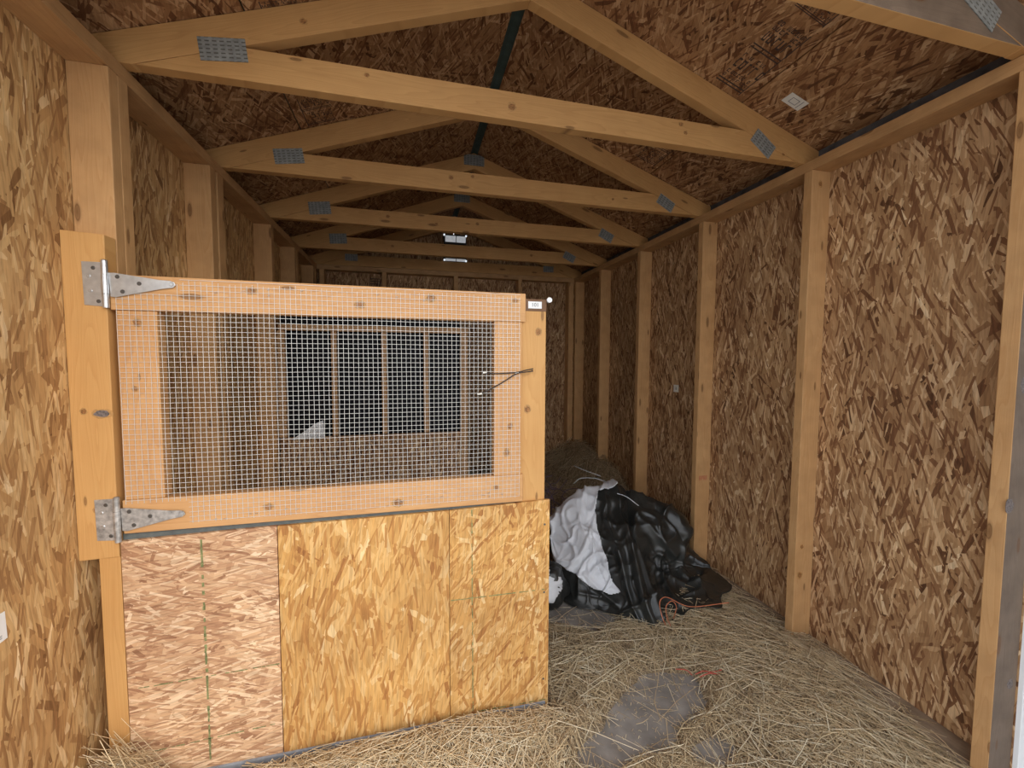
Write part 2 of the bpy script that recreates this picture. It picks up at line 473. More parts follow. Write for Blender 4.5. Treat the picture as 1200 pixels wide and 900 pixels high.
M['knot'] = plain_mat('knot_wood', (0.30, 0.135, 0.045), rough=0.6, noise_amt=0.5, nscale=220)
M['knot_ring'] = plain_mat('knot_ring_wood', (0.46, 0.25, 0.09), rough=0.6, noise_amt=0.3, nscale=160)
M['knot_grey'] = plain_mat('grey_knot_wood', (0.16, 0.13, 0.12), rough=0.6, noise_amt=0.5, nscale=220)
def knot(parent, c, n, ax, ra, rb, grey=False):
    """a branch knot: slightly proud oval with a ring round it"""
    c, n, ax = Vector(c), Vector(n), Vector(ax)
    bx = n.cross(ax)
    mb = MB()
    for (f_, l_, mi) in ((1.45, .0002, 1), (1.0, .0004, 0)):
        pts = []
        for k in range(14):
            t = 2 * math.pi * k / 14
            j = 1 + rng.uniform(-.12, .12)
            pts.append(c + n * l_ + ax * (math.cos(t) * ra * f_ * j) + bx * (math.sin(t) * rb * f_ * j))
        mb.prism([p - n * .001 for p in pts], n, .001, mi=mi)
    return mb.build('knot', [M['knot_grey' if grey else 'knot'], M['knot_grey' if grey and c.x > 1 else 'knot_ring']], parent)
# ------------------------------------------------------------------ dimensions (metres)
XL, XR = -0.09, 2.35          # inner faces of the sheathing
Y0, Y1 = -0.64, 2.44          # front framing face, back sheathing
ZP = 1.96                     # top of wall plates
CX = 1.13                     # ridge
SL = 0.353                    # roof rise per metre
ZE = 2.045                    # roof deck underside at x = 0
RID = ZE + SL * CX            # 2.444

# ================================================================== SETTING
# ---- floor, outside ground
mb = MB(); mb.slab(XL - .02, XR + .02, Y0 - .03, Y1 + .02, -0.02, 0.0)
tag(mb.build('floor', M['floor']), 'grey dusty board floor of the shed showing through the straw', kind='structure')
mb = MB(); mb.slab(-14, 16, -16, 18, -0.20, -0.12)
tag(mb.build('ground', M['ground']), 'bare ground outside the shed', kind='structure')
mb = MB()
for yy in (Y0 + .02, .9, Y1 - .05):
    mb.slab(XL, XR, yy, yy + .09, -0.12, -0.02, off=(yy, 0))
tag(mb.build('trim_3', M['grey_board']), 'floor skids under the shed', kind='structure')

# ---- side walls : OSB sheets, studs, plates
def stud_box(mb, x0, x1, y0, y1, z0, z1):
    w = x1 - x0
    mb.box(((x0 + x1) / 2, (y0 + y1) / 2, z0), ((x0 + x1) / 2, (y0 + y1) / 2, z1), (1, 0, 0), w, y1 - y0)

wl_ = tag(empty('wall_left', (XL, 0.9, 0)), 'left shed wall of strand board on studs', kind='structure')
for (ya, yb) in ((Y0 + .003, 0.603), (0.607, 1.825), (1.829, Y1)):
    mb = MB(); mb.slab(XL - .012, XL, ya, yb, -0.10, 2.02, ua='y', off=(ya * 3, 1.3))
    mb.build('osb_sheet', M['osb_left'], wl_)
wr_ = tag(empty('wall_right', (XR, 0.9, 0)), 'right shed wall of strand board on studs', kind='structure')
for (ya, yb) in ((Y0 + .003, 0.603), (0.607, 1.825), (1.829, Y1)):
    mb = MB(); mb.slab(XR, XR + .012, ya, yb, -0.10, 2.02, ua='y', off=(ya * 5 + 2, 0.4))
    mb.build('osb_sheet', M['osb_right'], wr_)
# plates
for (xa, xb, w) in ((XL, 0.0, wl_), (2.26, XR, wr_)):
    mb = MB(); mb.box(((xa + xb) / 2, Y0, ZP - .0195), ((xa + xb) / 2, Y1, ZP - .0195), (1, 0, 0), .09, .039)
    mb.build('top_plate', M['stud_dark'], w, bevel=.0015)
    mb = MB(); mb.box(((xa + xb) / 2, Y0 + .001, .02), ((xa + xb) / 2, Y1 - .09, .02), (1, 0, 0), .09, .039)
    mb.build('sole_plate', M['dusty'], w, bevel=.002)
# right studs (near face y, far face y)
for (ya, yb) in ((-.634, -.596), (-.040, -.004), (.572, .608), (1.188, 1.226), (1.780, 1.818), (2.31, 2.348)):
    mb = MB(); stud_box(mb, 2.26, 2.349, ya, yb, .039, ZP - .039)
    mb.build('stud', M['stud'], wr_, bevel=.002)
# left studs
for (ya, yb, z0) in ((-.046, -.012, .66), (-.011, .030, .039), (.502, .545, .039), (.562, .618, .039), (1.214, 1.256, .039),
                 (1.69, 1.728, .039), (1.745, 1.785, .039), (2.23, 2.268, .039), (2.31, 2.348, .039)):
    mb = MB(); stud_box(mb, -.089, 0.0, ya, yb, z0, ZP - .039)
    mb.build('stud', M['stud'], wl_, bevel=.002)

# ---- back wall
wb_ = tag(empty('wall_back', (CX, Y1, 0)), 'dark back wall of strand board with flat top plate', kind='structure')
for (xa, xb) in ((XL, 1.128), (1.132, XR)):
    mb = MB()
    zt0, zt1 = ZE + SL * min(xa + .0, 2.26 - xa) , ZE + SL * min(xb, 2.26 - xb)
    pts = [(xa, Y1, -.1), (xb, Y1, -.1), (xb, Y1, zt1), (xa, Y1, zt0)]
    mb.prism(pts, (0, 1, 0), .012, [(p[0] + .3, p[2]) for p in pts])
    mb.build('osb_sheet', M['osb_back'], wb_)
mb = MB(); mb.box((0, 2.395, ZP - .0195), (2.26, 2.395, ZP - .0195), (0, 1, 0), .089, .039)
mb.build('top_plate', M['stud_dark'], wb_, bevel=.002)
mb = MB(); mb.box((0, 2.395, .02), (2.26, 2.395, .02), (0, 1, 0), .089, .039)
mb.build('sole_plate', M['dusty'], wb_)
for xa, ww in ((.02, .038), (.51, .038), (1.12, .038), (1.71, .038), (2.206, .052)):
    mb = MB(); mb.box((xa + ww / 2, 2.395, .039), (xa + ww / 2, 2.395, ZP - .039), (0, 1, 0), .089, ww)
    mb.build('stud', M['stud'], wb_, bevel=.002)
# grid-printed dark stamp on the back wall top, left
# ---- roof deck (ceiling): sheets with a long seam half way down each slope
cl_ = tag(empty('ceiling', (CX, 0.9, RID)), 'sloping strand board roof underside', kind='structure')
def roof_pt(d, y, side, lift=0.0):
    """d = horizontal distance from ridge"""
    nx, nz = SL / math.hypot(1, SL), 1 / math.hypot(1, SL)
    x = CX + side * d
    return Vector((x + side * nx * lift, y, RID - SL * d + nz * lift))
def roof_sheet(da, db, ya, yb, side, mat):
    mb = MB()
    nx, nz = SL / math.hypot(1, SL), 1 / math.hypot(1, SL)
    pts = [roof_pt(da, ya, side), roof_pt(db, ya, side), roof_pt(db, yb, side), roof_pt(da, yb, side)]
    k = math.hypot(1, SL)
    uvs = [(ya, da * k), (ya, db * k), (yb, db * k), (yb, da * k)]
    uvs = [(u + side * 4 + da * 7, v + ya * 3) for u, v in uvs]
    mb.prism(pts, (side * nx, 0, nz), .012, uvs)
    return mb.build('osb_sheet', mat, cl_)
for side in (-1, 1):
    cuts = [(-1.15, 1.218), (1.221, 2.47)] if side > 0 else [(-1.15, 0.607), (0.611, 1.828), (1.831, 2.47)]  # front overhang is out of view, added to shade the front truss
    cuts2 = [(-1.15, 0.607), (0.611, 1.828), (1.831, 2.47)] if side > 0 else [(-1.15, 1.218), (1.221, 2.47)]
    for ya, yb in cuts: roof_sheet(.022, .830, ya, yb, side, M['osb_roof'])
    for ya, yb in cuts2: roof_sheet(.834, 1.34, ya, yb, side, M['osb_roof'])
mb = MB()
zr = lambda x, l: RID - SL * abs(x - CX) + l
sec = [(CX - 1.37, zr(CX - 1.37, .0135)), (CX, zr(CX, .0135)), (CX + 1.37, zr(CX + 1.37, .0135)),
       (CX + 1.37, zr(CX + 1.37, .03)), (CX, zr(CX, .03)), (CX - 1.37, zr(CX - 1.37, .03))]
for half in ([sec[0], sec[1], sec[4], sec[5]], [sec[1], sec[2], sec[3], sec[4]]):
    mb.prism([(x, -1.17, z) for x, z in half], (0, 1, 0), 3.65)
mb.build('roofing', M['ridge'], cl_)
# eave blocking: dark grey boards in the gap above each side plate
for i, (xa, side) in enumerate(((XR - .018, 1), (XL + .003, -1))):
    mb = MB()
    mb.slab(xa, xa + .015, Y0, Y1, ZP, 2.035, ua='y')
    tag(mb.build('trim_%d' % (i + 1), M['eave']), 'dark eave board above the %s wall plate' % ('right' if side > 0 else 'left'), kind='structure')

# ---- white door at right, leaf out of view and angled for shade
dr = tag(empty('door_1', (2.40, -.66, 0)), 'white door trim at the right edge, unseen leaf angled to shade the front frame', kind='structure')
mb = MB(); mb.slab(2.3505, 2.45, -.648, -.632, -.1, 2.06); mb.build('corner_trim', M['white'], dr, bevel=.002)
def leaf_pt(t, n, z):
    """t metres from the hinge along the half-open leaf, n metres off its inner face"""
    d_ = Vector((-.28, -.96, 0)).normalized()
    return Vector((2.44, -.665, z)) + d_ * t + Vector((-d_.y, d_.x, 0)) * -n
def leaf_slab(mb, t0, t1, n0, n1, z0, z1):
    mb.prism([leaf_pt(t0, n0, z0), leaf_pt(t1, n0, z0), leaf_pt(t1, n0, z1), leaf_pt(t0, n0, z1)], leaf_pt(0, 1, 0) - leaf_pt(0, 0, 0), n1 - n0)
mb = MB(); leaf_slab(mb, 0, 1.08, 0, .025, .01, 2.02)
mb.build('door_leaf', M['white'], dr, bevel=.004)
for (a_, b_, c_, d_) in ((0, 1.08, 1.93, 2.02), (0, 1.08, .01, .11), (0, .09, .11, 1.93), (.99, 1.08, .11, 1.93)):
    mb = MB(); leaf_slab(mb, a_, b_, .0255, .038, c_, d_)
    mb.build('door_frame', M['white'], dr, bevel=.002)

# ================================================================== ROOF TRUSSES
def truss(y, label, plates, gable=False):
    t = tag(empty('roof_truss', (CX, y + .019, ZP)), label, 'roof truss', 'roof trusses across the shed')
    ym = y + .019
    h = .094                      # vertical depth of sloping chords
    for side in (-1, 1):
        mb = MB()
        xe = CX + side * 1.245    # tail
        def zt(x): return RID - .002 - SL * abs(x - CX)
        pts = [(CX, zt(CX)), (xe, zt(xe)), (xe, max(zt(xe) - h, ZP + .0)), (CX + side * 1.13, ZP + .001), (CX, zt(CX) - h)]
        # clip heel to the plate
        xs = CX + side * (RID - h - ZP) / SL
        pts = [(CX, zt(CX)), (xe, zt(xe)), (xe, ZP + .001), (CX + side * min(abs(xs - CX), 1.2), ZP + .001), (CX, zt(CX) - h)]
        k = math.hypot(1, SL)
        o_ = (rng.uniform(0, 30), rng.uniform(0, 30))
        uvs = [(abs(p[0] - CX) * k + o_[0], (p[1] + SL * abs(p[0] - CX)) + o_[1]) for p in pts]
        P = [(p[0], y, p[1]) for p in pts]
        if side < 0: P = P[::-1]; uvs = uvs[::-1]
        mb.prism(P, (0, 1, 0), .038, uvs)
        mb.build('top_chord', M['truss'], t, bevel=.0015)
    # bottom chord, its ends cut under the sloping chords
    mb = MB()
    zb = ZP + .002
    ht = .089
    xa0 = CX - 1.10
    def cut(z): return (RID - h - z) / SL
    pts = [(CX - cut(zb) * .998, zb), (CX + cut(zb) * .998, zb), (CX + cut(zb + ht), zb + ht), (CX - cut(zb + ht), zb + ht)]
    pts = [(max(min(p[0], CX + 1.2), CX - 1.2), p[1]) for p in pts]
    o_ = (rng.uniform(0, 30), rng.uniform(0, 30))
    mb.prism([(p[0], y + .0005, p[1]) for p in pts], (0, 1, 0), .037, [(p[0] + o_[0], p[1] + o_[1]) for p in pts])
    mb.build('bottom_chord', M['truss'], t, bevel=.0015)
    # pressed nail plates
    for (px, pz, w, hh, ang) in plates:
        mb = MB()
        ca, sa = math.cos(ang), math.sin(ang)
        q = [(-w / 2, -hh / 2), (w / 2, -hh / 2), (w / 2, hh / 2), (-w / 2, hh / 2)]
        pts = [(px + a * ca - b * sa, y - .0015, pz + a * sa + b * ca) for a, b in q]
        mb.prism(pts, (0, 1, 0), .0014, [(a + .5, b + .5) for a, b in q])
        mb.build('nail_plate', M['nail_plate'], t)
    return t
A = math.atan(SL)
std = lambda j=0.0: [(.24 + j, 2.045, .125, .062, A * .35), (2.055 - j, 2.028, .115, .06, -A * 1.5), (CX, 2.395, .11, .06, 0)]
truss(-.617, 'frontmost roof truss crossing the top right corner, front coloured grey for shade and haze', std(-.02))
truss(0.0, 'nearest full roof truss, wide bottom board with a big centre knot', [(.243, 2.035, .118, .062, .12), (2.062, 2.012, .105, .058, -.62), (CX, 2.395, .11, .06, 0)])
truss(.61, 'second full roof truss, just behind the knotty one', [(.25, 2.034, .115, .062, .15), (2.055, 2.010, .10, .055, -.5), (CX, 2.395, .11, .06, 0)])
truss(1.22, 'third full roof truss, its peak plate visible under the ridge', [(.25, 2.034, .115, .07, .12), (2.02, 2.014, .10, .06, -.45), (CX, 2.400, .125, .065, 0)])
truss(1.83, 'fourth full roof truss, the one in front of the small vent', [(.25, 2.036, .115, .07, .08), (2.00, 2.018, .10, .06, -.45), (CX, 2.400, .12, .06, 0)])
truss(2.352, 'rearmost roof truss against the back wall gable', [(.27, 2.03, .1, .055, 0), (2.0, 2.03, .1, .055, 0)])

def tknot(t, x, z, y, r=.010): knot(t, (x, y, z), (0, -1, 0), (1, 0, 0), r, r * .85)
T = [o for o in bpy.data.objects if o.name.startswith('roof_truss')]
T.sort(key=lambda o: o.location.y)
tknot(T[1], 1.069, 2.004, .0005, .012); tknot(T[1], 1.72, 2.008, .0005, .007); tknot(T[1], 1.70, 2.035, .0005, .008); tknot(T[1], .62, 2.03, .0005, .006)
tknot(T[1], .45, 2.150, .0, .008); tknot(T[1], .80, 2.29, .0, .007); tknot(T[1], 2.16, 1.985, .0005, .006)
tknot(T[2], .93, 2.02, .6105, .009); tknot(T[2], 1.03, 2.035, .6105, .007); tknot(T[2], 1.75, 2.0, .6105, .006)
tknot(T[3], 1.15, 2.02, 1.2205, .009); tknot(T[3], .62, 2.02, 1.2205, .010); tknot(T[3], .90, 2.0, 1.2205, .007)
tknot(T[4], 1.68, 2.01, 1.8305, .010); tknot(T[4], .62, 2.01, 1.8305, .009)
for (y_, z_, r_, dx) in ((-.634, 1.12, .016, .03), (-.634, .80, .014, .004), (-.634, .30, .010, .06)):
    knot(wr_, (2.262 + dx, y_, z_), (0, -1, 0), (0, 0, 1), r_, r_ * .8, True)
for (x_, z_, r_) in ((2.285, .30, .012), (2.29, .42, .008), (2.30, 1.93 - .06, .009)):
    knot(wr_, (x_, -.040, z_), (0, -1, 0), (0, 0, 1), r_, r_ * .8)
# grey-brown front faces: shade and haze painted into the wood colour
M['shaded_front'] = wood_mat('shaded_front_lumber', (0.21, 0.150, 0.105), (0.15, 0.105, 0.075), dirt=0.5)
def paint_front_shade(o):
    o.data.materials.append(M['shaded_front'])
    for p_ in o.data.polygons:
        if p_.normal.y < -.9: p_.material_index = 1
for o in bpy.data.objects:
    if o.parent is T[0] and 'chord' in o.name: paint_front_shade(o)
    if o.parent is wr_ and o.name.startswith('stud') and min(v.co.y for v in o.data.vertices) < -.6: paint_front_shade(o)
# ---- small gable vent behind the fourth truss
gv = tag(empty('gable_vent', (CX, 2.335, 2.15)), 'small dark vent box with faintly glowing louvres high on the back gable', 'vent')
mb = MB(); mb.slab(1.03, 1.23, 2.335, 2.351, 2.045, 2.275); mb.build('housing', M['vent'], gv, bevel=.003)
for zc, hh in ((2.235, .050), (2.055, .018)):
    mb = MB()
    for xa, xb in ((1.045, 1.135), (1.141, 1.222)):
        pts = [(xa, 2.333, zc - hh / 2), (xb, 2.333, zc - hh / 2), (xb, 2.318, zc + hh / 2), (xa, 2.318, zc + hh / 2)]
        mb.prism(pts, (0, 1, .3), .004)
    mb.build('louvre', M['vent_bright'], gv)
for sx in (1.036, 1.226):
    for sz in (2.268, 2.052):
        mb = MB(); mb.tube([(sx, 2.335, sz), (sx, 2.322, sz)], .0075, 10); mb.build('daylight_glow_dot', M['daylight'], gv, smooth=False)

# ================================================================== PEN FRONT
YG = -.092
pf = tag(empty('pen_half_wall', (.55, YG, 0)), 'low strand board half wall below the mesh gate with gate posts', 'half wall')
# three OSB panels
def panel(x0, x1, z0l, z0r, z1l, z1r, mat, off):
    mb = MB()
    pts = [(x0, YG, z0l), (x1, YG, z0r), (x1, YG, z1r), (x0, YG, z1l)]
    mb.prism(pts, (0, 1, 0), .012, [(p[0] + off[0], p[2] + off[1]) for p in pts])
    return mb.build('osb_panel', mat, pf, bevel=.0008)
panel(.002, .3690, .030, .030, .702, .709, M['osb_pink'], (3, 0))
panel(.3715, .8510, .034, .028, .708, .712, M['osb_gold'], (7, 2))
panel(.8525, 1.180, .028, .016, .712, .722, M['osb_gold2'], (11, 5))
# green chalk lines: thin raised lines in broken strokes
def chalk(parent, x0, z0, x1, z1, w=.0042):
    mb = MB()
    L = math.hypot(x1 - x0, z1 - z0)
    n = int(L / .011)
    for i in range(n):
        if rng.random() < .22: continue
        a, b = i / n, (i + rng.uniform(.85, 1.15)) / n
        p0 = Vector((x0 + (x1 - x0) * a + rng.gauss(0, .0006), YG - .0004, z0 + (z1 - z0) * a + rng.gauss(0, .0004)))
        p1 = Vector((x0 + (x1 - x0) * b, YG - .0004, z0 + (z1 - z0) * b))
        mb.box(p0, p1, (1, 0, 0) if abs(x1 - x0) < abs(z1 - z0) else (0, 0, 1), w * rng.uniform(.55, 1.1), .0006)
    mb.build('chalk_line', M['chalk'], parent)
chalk(pf, .186, .06, .184, .69, .006)
chalk(pf, .004, .298, .366, .306, .0032)
chalk(pf, .05, .115, .36, .128, .003)
chalk(pf, .925, .035, .922, .71, .0036)
chalk(pf, .856, .424, 1.176, .420, .0032)
chalk(pf, .945, .042, 1.17, .036, .003)
# lower frame: rail behind the panel tops, weathered sill, corner strip
mb = MB(); mb.box((.0, YG + .031, .675), (1.085, YG + .031, .681), (0, 0, 1), .085, .036); mb.build('rail', M['rail_dark'], pf, bevel=.002)
mb = MB(); mb.box((.0, YG + .010, .018), (1.17, YG + .010, .012), (0, 0, 1), .040, .030); mb.build('sill_board', M['grey_board'], pf, bevel=.003)
mb = MB(); mb.box((-.024, YG + .022, .0), (-.024, YG + .022, .662), (1, 0, 0), .046, .040); mb.build('corner_strip', M['post'], pf, bevel=.0015)
# hinge post plank, slightly narrower at the foot
mb = MB()
pts = [(-.1 + .012, YG - .001, .660), (-.0015, YG - .001, .662), (.0005, YG - .001, 1.487), (-.0895, YG - .001, 1.492)]
mb.prism(pts, (0, 1, 0), .044, [(p[2], p[0]) for p in pts])
mb.build('hinge_post', M['post'], pf, bevel=.002)
knot(pf, (-.022, YG - .001, 1.038), (0, -1, 0), (1, 0, 0), .017, .009, True)
knot(pf, (-.060, YG - .001, 1.045), (0, -1, 0), (1, 0, 0), .006, .006)
knot(pf, (-.045, YG - .001, .79), (0, -1, 0), (1, 0, 0), .006, .006)
# latch post (runs to the floor behind the panel) with tape cap
mb = MB(); mb.box((1.122, YG + .033, .0), (1.122, YG + .033, 1.372), (1, 0, 0), .088, .040, off=(5, 3)); mb.build('latch_post', M['post'], pf, bevel=.002)
mb = MB(); mb.slab(1.0775, 1.1668, YG + .0115, YG + .0545, 1.335, 1.3735); mb.build('tape_cap', M['cap'], pf, bevel=.001)
mb = MB(); mb.tube([(1.1745, YG + .018, 1.371), (1.1745, YG + .004, 1.3715)], [.0075, .0085], 14); mb.tube([(1.166, YG + .018, 1.371), (1.178, YG + .018, 1.371)], .003, 8)
mb.build('white_pin', M['white'], pf, smooth=False)
for k in range(3):
    mb = MB(); zz = (.11, .41, .64)[k]
    mb.tube([(1.163, YG - .001, zz), (1.163, YG + .004, zz)], .0035, 8); mb.build('screw', M['screw'], pf)

def text_obj(body, size, loc, rot, mat, parent=None, name='printed_text', ext=.0004):
    cu = bpy.data.curves.new(name, 'FONT')
    cu.body = body
    cu.size = size
    cu.extrude = ext
    cu.align_x = 'CENTER'
    cu.align_y = 'CENTER'
    cu.materials.append(mat)
    tmp = bpy.data.objects.new(name, cu)
    C.objects.link(tmp)
    dg = bpy.context.evaluated_depsgraph_get()
    dg.update()
    me = bpy.data.meshes.new_from_object(tmp.evaluated_get(dg))
    bpy.data.objects.remove(tmp, do_unlink=True)
    o = bpy.data.objects.new(name, me)
    C.objects.link(o)
    o.matrix_world = Matrix.Translation(Vector(loc)) @ rot.to_matrix().to_4x4()
    if parent is not None:
        o.parent = parent
        o.matrix_parent_inverse = Matrix.Translation(-parent.location)
    return o
from mathutils import Euler
RX = Euler((math.pi / 2, 0, 0))
# number label on the tape cap
lb = tag(empty('number_sticker', (1.128, YG + .0105, 1.355)), 'white sticker reading 101 on the brown tape atop the latch post', 'sticker')
mb = MB(); mb.slab(1.105, 1.150, YG + .0102, YG + .0112, 1.3435, 1.3655); mb.build('label_paper', M['white'], lb)
text_obj('101', .017, (1.128, YG + .0098, 1.3545), RX, M['ink_grey'], lb)

# ---- gate
GX0, GX1, GZ0, GZ1 = .006, 1.088, .722, 1.390
gt = tag(empty('mesh_gate', (GX0, YG, GZ0)), 'wide hinged lumber gate covered with small square wire mesh', 'gate')
yc = YG + .019
def member(name, p0, p1, wdir, w, off, mat='gate', parent=gt, d=.038, y=None):
    mb = MB(); mb.box(p0, p1, wdir, w, d, off=off); return mb.build(name, M[mat], parent, bevel=.0022)
member('top_rail', (GX0, yc, GZ1 - .0445), (GX1 + .006, yc, GZ1 - .047), (0, 0, 1), .089, (2, 2))
member('bottom_rail', (GX0 + .004, yc, GZ0 + .044), (GX1, yc, GZ0 + .0455), (0, 0, 1), .089, (9, 4))
member('stile', (.060, yc + .001, GZ0 + .089), (.060, yc + .001, GZ1 - .090), (1, 0, 0), .089, (1, 7))
member('stile', (1.037, yc + .001, GZ0 + .090), (1.038, yc + .001, GZ1 - .092), (1, 0, 0), .089, (5, 9))
for (x_, z_, r_) in ((.325, 1.362, .008), (.60, 1.335, .009), (.80, 1.362, .009), (1.0, .775, .006), (.70, .75, .010), (.35, .765, .008), (1.06, 1.365, .006)):
    knot(gt, (x_, YG, z_), (0, -1, 0), (1, 0, 0), r_ * 1.3, r_)
for (x_, z_, r_) in ((1.045, .97, .008), (1.035, .885, .008), (.06, 1.27, .008), (.05, 1.1, .005)):
    knot(gt, (x_, YG + .001, z_), (0, -1, 0), (0, 0, 1), r_ * 1.2, r_)
knot(pf, (1.14, YG + .013, 1.27), (0, -1, 0), (0, 0, 1), .010, .008)
knot(pf, (1.105, YG + .013, 1.02), (0, -1, 0), (0, 0, 1), .010, .009)
# welded wire mesh, stapled on the gate's front
mb = MB()
X0m, X1m, Z0m, Z1m = .020, 1.078, .742, 1.383
PI_ = .01335
def wob(x, z):
    return (noise.noise((x * 6, z * 6, 1.3)) * .0016 + noise.noise((x * 30, z * 30, 5)) * .0004,
            noise.noise((x * 7, z * 7, 9.1)) * .0016)
nx_, nz_ = int((X1m - X0m) / PI_), int((Z1m - Z0m) / PI_)
def wpt(x, z, dy=0):
    a, b = wob(x, z)
    inside = .105 < x < .992 and .812 < z < 1.300
    y = YG - .0013 + (noise.noise((x * 9, z * 9, 3)) * .0012 if inside else 0)
    return (x + a, y + dy, z + b)
WR = .00062
for i in range(nx_ + 1):
    x = X0m + i * PI_ + (0.0)
    z0 = Z0m - rng.uniform(0, .006)
    z1 = Z1m + rng.uniform(-.012, .0)
    if x < .145: z1 = min(z1, 1.345)
    if x < .155: z0 = max(z0, .800)
    pts = [wpt(x, z0 + (z1 - z0) * k / 14) for k in range(15)]
    mb.tube(pts, WR, 4, caps=False)
for j in range(nz_ + 1):
    z = Z0m + j * PI_
    x0 = X0m
    if z > 1.345: x0 = .16
    if z < .80: x0 = .16
    x1 = X1m + rng.uniform(-.004, .001)
    pts = [wpt(x0 + (x1 - x0) * k / 22, z, -.0010) for k in range(23)]
    mb.tube(pts, WR, 4, caps=False)
tag(mb.build('wire_mesh', M['wire'], gt), 'galvanised wire mesh of small squares', kind='stuff')
# little staples and bits of straw caught in the mesh
mb = MB()
for i in range(26):
    x = rng.uniform(.2, 1.05); z = rng.choice((GZ0 + .03, GZ1 - .03)) + rng.uniform(-.01, .01)
    mb.tube([(x, YG - .001, z), (x, YG - .003, z), (x + .006, YG - .003, z + .001), (x + .006, YG - .001, z + .001)], .0007, 4)
tag(mb.build('staple', M['galv'], gt), kind='stuff')

# ---- tee hinges: parts of the gate
def tee_hinge(zc, tilt, mat, flip=0.0):
    h = MB()
    cxb = .002
    yb = YG - .004
    hg = M[mat]
    # fixed leaf on the post
    lf = MB()
    pts = [(cxb - .048, YG - .0025, zc - .052), (cxb - .004, YG - .0025, zc - .055), (cxb - .004, YG - .0025, zc + .055), (cxb - .050, YG - .0025, zc + .055)]
    lf.prism(pts, (0, 1, 0), .0024)
    hinge = lf.build('hinge', hg, gt, bevel=.0006)
    hinge['label'] = 'shiny steel tee hinge' if mat == 'galv' else 'stained dull tee hinge'
    def sub(m_, name, mt=hg, **kw):
        o = m_.build(name, mt, None, **kw)
        o.parent = hinge
        return o
    br = MB()
    for (za, zb, r) in ((.058, .023, .0068), (.0225, -.024, .0075), (-.0245, -.058, .0068)):
        br.tube([(cxb, yb - .003, zc + za), (cxb, yb - .003, zc + zb)], r, 16)
    br.tube([(cxb, yb - .003, zc + .061), (cxb, yb - .003, zc + .058)], [.004, .0072], 14)
    b = sub(br, 'barrel')
    st = MB()
    ct, s_ = math.cos(tilt), math.sin(tilt)
    prof = [(.008, -.030), (.018, -.032), (.118, -.0115), (.143, -.0085), (.150, -.002), (.147, .006), (.138, .0095), (.115, .0115), (.020, .029), (.008, .029)]
    pts = [(cxb + a * ct - b_ * s_, YG - .0058, zc + a * s_ + b_ * ct) for a, b_ in prof]
    st.prism(pts, (0, 1, 0), .0024)
    sub(st, 'strap', bevel=.0006)
    for (a, b_) in ((.026, .019), (.034, -.018), (.071, .002), (.141, 0.0)):
        sc = MB()
        c = (cxb + a * ct - b_ * s_, YG - .0058, zc + a * s_ + b_ * ct)
        sc.tube([c, (c[0], c[1] - .0016, c[2])], [.0052, .0038], 12)
        sub(sc, 'screw', M['screw'] if a < .1 else M['galv'])
    for (a, b_) in ((-.026, .040), (-.036, .020), (-.034, -.016), (-.018, -.042)):
        sc = MB(); c = (cxb + a, YG - .0025, zc + b_)
        sc.tube([c, (c[0], c[1] - .0014, c[2])], [.0048, .0034], 12)
        sub(sc, 'screw', M['screw'] if abs(b_) > .03 else M['galv'])
    return hinge
tee_hinge(1.363, .045, 'galv')
tee_hinge(.762, .03, 'galv_dull')

# ---- dark cord latch tied from the mesh to the latch post
cd = tag(empty('latch_cord', (1.1, YG - .006, 1.14)), 'dark cord looped from the mesh gate to the latch post', 'cord')
mb = MB()
def spl(pts, n=8):
    P = [Vector(p) for p in pts]
    P = [2 * P[0] - P[1]] + P + [2 * P[-1] - P[-2]]
    out = []
    for i in range(1, len(P) - 2):
        for k in range(n):
            t = k / n
            a, b, c, d = P[i - 1], P[i], P[i + 1], P[i + 2]
            out.append(.5 * ((2 * b) + (-a + c) * t + (2 * a - 5 * b + 4 * c - d) * t * t + (-a + 3 * b - 3 * c + d) * t ** 3))
    out.append(P[-2])
    return out
mb.tube(spl([(1.118, YG + .010, 1.150), (1.116, YG - .004, 1.151), (1.09, YG - .006, 1.146), (1.063, YG - .007, 1.140), (1.02, YG - .005, 1.137), (.985, YG - .006, 1.137), (.955, YG - .004, 1.141)]), .0019, 6)
mb.tube(spl([(1.118, YG + .010, 1.145), (1.116, YG - .004, 1.144), (1.09, YG - .008, 1.141), (1.063, YG - .008, 1.136), (1.02, YG - .006, 1.110), (.97, YG - .005, 1.083), (.935, YG - .004, 1.071)]), .0019, 6)
mb.build('cord', M['cord'], cd, smooth=True)
for (x, z, l) in ((.962, 1.140, .012), (.946, 1.074, .014), (1.064, 1.139, .010)):
    mb = MB(); mb.tube([(x - l / 2, YG - .006, z - .001), (x + l / 2, YG - .006, z + .001)], [.0026, .0032], 8); mb.build('crimp', M['paper'], cd)

